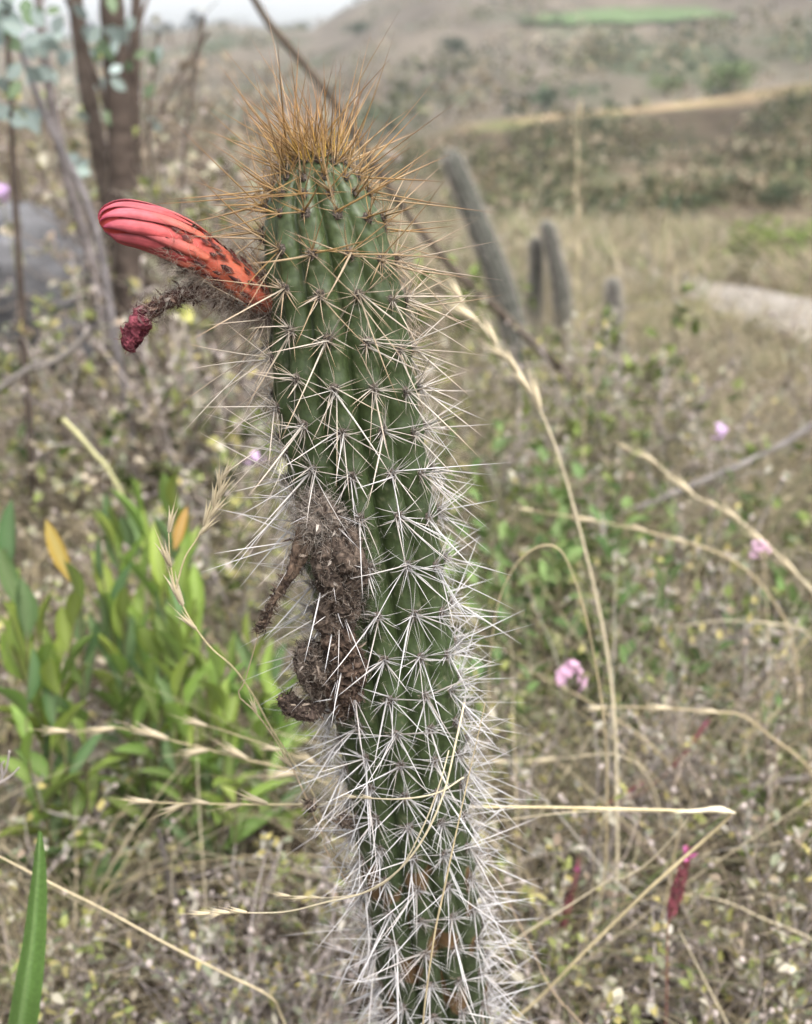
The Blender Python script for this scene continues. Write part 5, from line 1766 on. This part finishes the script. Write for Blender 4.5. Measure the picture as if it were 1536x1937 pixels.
# ------------------------------------------------------------------ shrubs that come up sharp near the cactus foot
for kk, px, py, Y, sc, lb in [('grey', 475, 1690, 0.57, 0.80, 'grey budded twigs rising by the curling straw'), ('grey', 560, 1860, 0.56, 0.62, 'grey budded twigs close against the cactus foot'),
                              ('green', 60, 1900, 0.56, 0.62, 'yellow-leaved twigs at the foot of the green blade'), ('green', 250, 1890, 0.60, 0.66, 'yellow-leaved twigs under the long pale straw'),
                              ('green', 1010, 1800, 0.60, 0.70, 'yellow-leaved twigs against the white spines'), ('green', 1180, 1830, 0.58, 0.70, 'yellow-leaved twigs before the slender red spike'),
                              ('green', 1400, 1800, 0.60, 0.72, 'yellow-leaved twigs behind the straw below the red spike'), ('grey', 1340, 1880, 0.55, 0.60, 'grey budded twigs by the foot of the red spike'),
                              ('grey', 1100, 1900, 0.55, 0.60, 'grey budded twigs before the snapped straw'), ('dry', 390, 1830, 0.63, 0.62, 'bare brown twigs under the curling straw')]:
    p = at(px, py, Y)
    e = place_shrub(kk, p[0], p[1], sc)
    e['label'] = lb
    e['group'] = 'sharp twigs near the cactus foot'

# ------------------------------------------------------------------ tell the look-alikes apart by what they grow near
LAND = [('the big cactus', cactus_base[:2]), ('the pink blossom head', at(1075, 1282, 0.80)[:2]), ('the dark red spike', at(1260, 1800, 0.56)[:2]), ('the leaning grey cactus', at(965, 600, 2.5)[:2]),
        ('the grey cactus pair', at(1040, 560, 3.3)[:2]), ('the lone cactus stump', at(1160, 620, 3.1)[:2]), ('the large boulder', at(50, 560, 2.7)[:2]), ('the small boulder', at(165, 640, 2.45)[:2]),
        ('the thickest trunk', at(262, 640, 2.2)[:2]), ('the lilac blossom', at(1357, 816, 1.25)[:2]), ('the small pink blossom', at(1435, 1038, 0.95)[:2]), ('the lance leaves', at(240, 1200, 0.9)[:2]),
        ('the orange leaf', at(110, 1050, 0.80)[:2]), ('the bright green bush', at(1440, 500, 7.0)[:2]), ('the pale track', (1.7, 3.6)), ('the green blade', at(40, 1900, 0.42)[:2]), ('the tall bowed straw', at(1165, 1600, 0.71)[:2]),
        ('the arched straw', at(1120, 1500, 0.64)[:2]), ('the pale dead stem', at(1310, 918, 1.55)[:2]), ('the oval-leaved sprigs', at(1100, 950, 1.25)[:2]), ('the bowed ear', at(1430, 1000, 0.97)[:2]), ('the grey saplings', at(215, 640, 1.8)[:2]),
        ('the blurred red spike', at(1270, 1455, 0.80)[:2]), ('the bent pale straw', at(1450, 1390, 0.72)[:2]), ('the long bare stick', at(930, 575, 2.2)[:2]), ('the greenish stub', at(200, 880, 1.1)[:2])]
HEADS = {'low green-leaved shrubs': 'yellow-leaved twiggy shrub', 'grey budded shrubs': 'pale shrub with silvery buds', 'dead brown shrubs': 'dead brown twiggy shrub', 'fresh green bushes': 'fresh green oval-leaved bush', 'loose straws in the undergrowth': 'thin loose straw'}
for o in list(COL.objects):
    h = HEADS.get(o.get('group'))
    if not h or o.parent is not None:
        continue
    q = sorted(LAND, key=lambda a: math.hypot(a[1][0] - o.location.x, a[1][1] - o.location.y))[:2]
    if h == 'thin loose straw':
        h = 'thin eared straw' if any(c.name.startswith('spikelet') for c in o.children) else 'thin bare straw'
    else:
        h = ('tall ' if o.scale.x > 1.25 else 'low ') + h
    o['label'] = '%s near %s and %s' % (h, q[0][0], q[1][0])

# ------------------------------------------------------------------ thin dusty air
hz_ = MB()
x0, x1, y0, y1, z0, z1 = -640, 640, -420, 520, -30, 130
hz_.add([(x0, y0, z0), (x1, y0, z0), (x1, y1, z0), (x0, y1, z0), (x0, y0, z1), (x1, y0, z1), (x1, y1, z1), (x0, y1, z1)],
        quads=[(0, 3, 2, 1), (4, 5, 6, 7), (0, 1, 5, 4), (1, 2, 6, 5), (2, 3, 7, 6), (3, 0, 4, 7)])
hm_ = bpy.data.materials.new('thin_haze')
hm_.use_nodes = True
hm_.node_tree.nodes.clear()
ho = hm_.node_tree.nodes.new('ShaderNodeOutputMaterial')
hv = hm_.node_tree.nodes.new('ShaderNodeVolumePrincipled')
hv.inputs['Color'].default_value = (0.86, 0.90, 0.96, 1)
hv.inputs['Density'].default_value = 0.0005
hm_.node_tree.links.new(hv.outputs[0], ho.inputs['Volume'])
tag(hz_.build('haze', hm_, smooth=False), 'thin pale haze over the far hills', 'haze', kind='stuff')
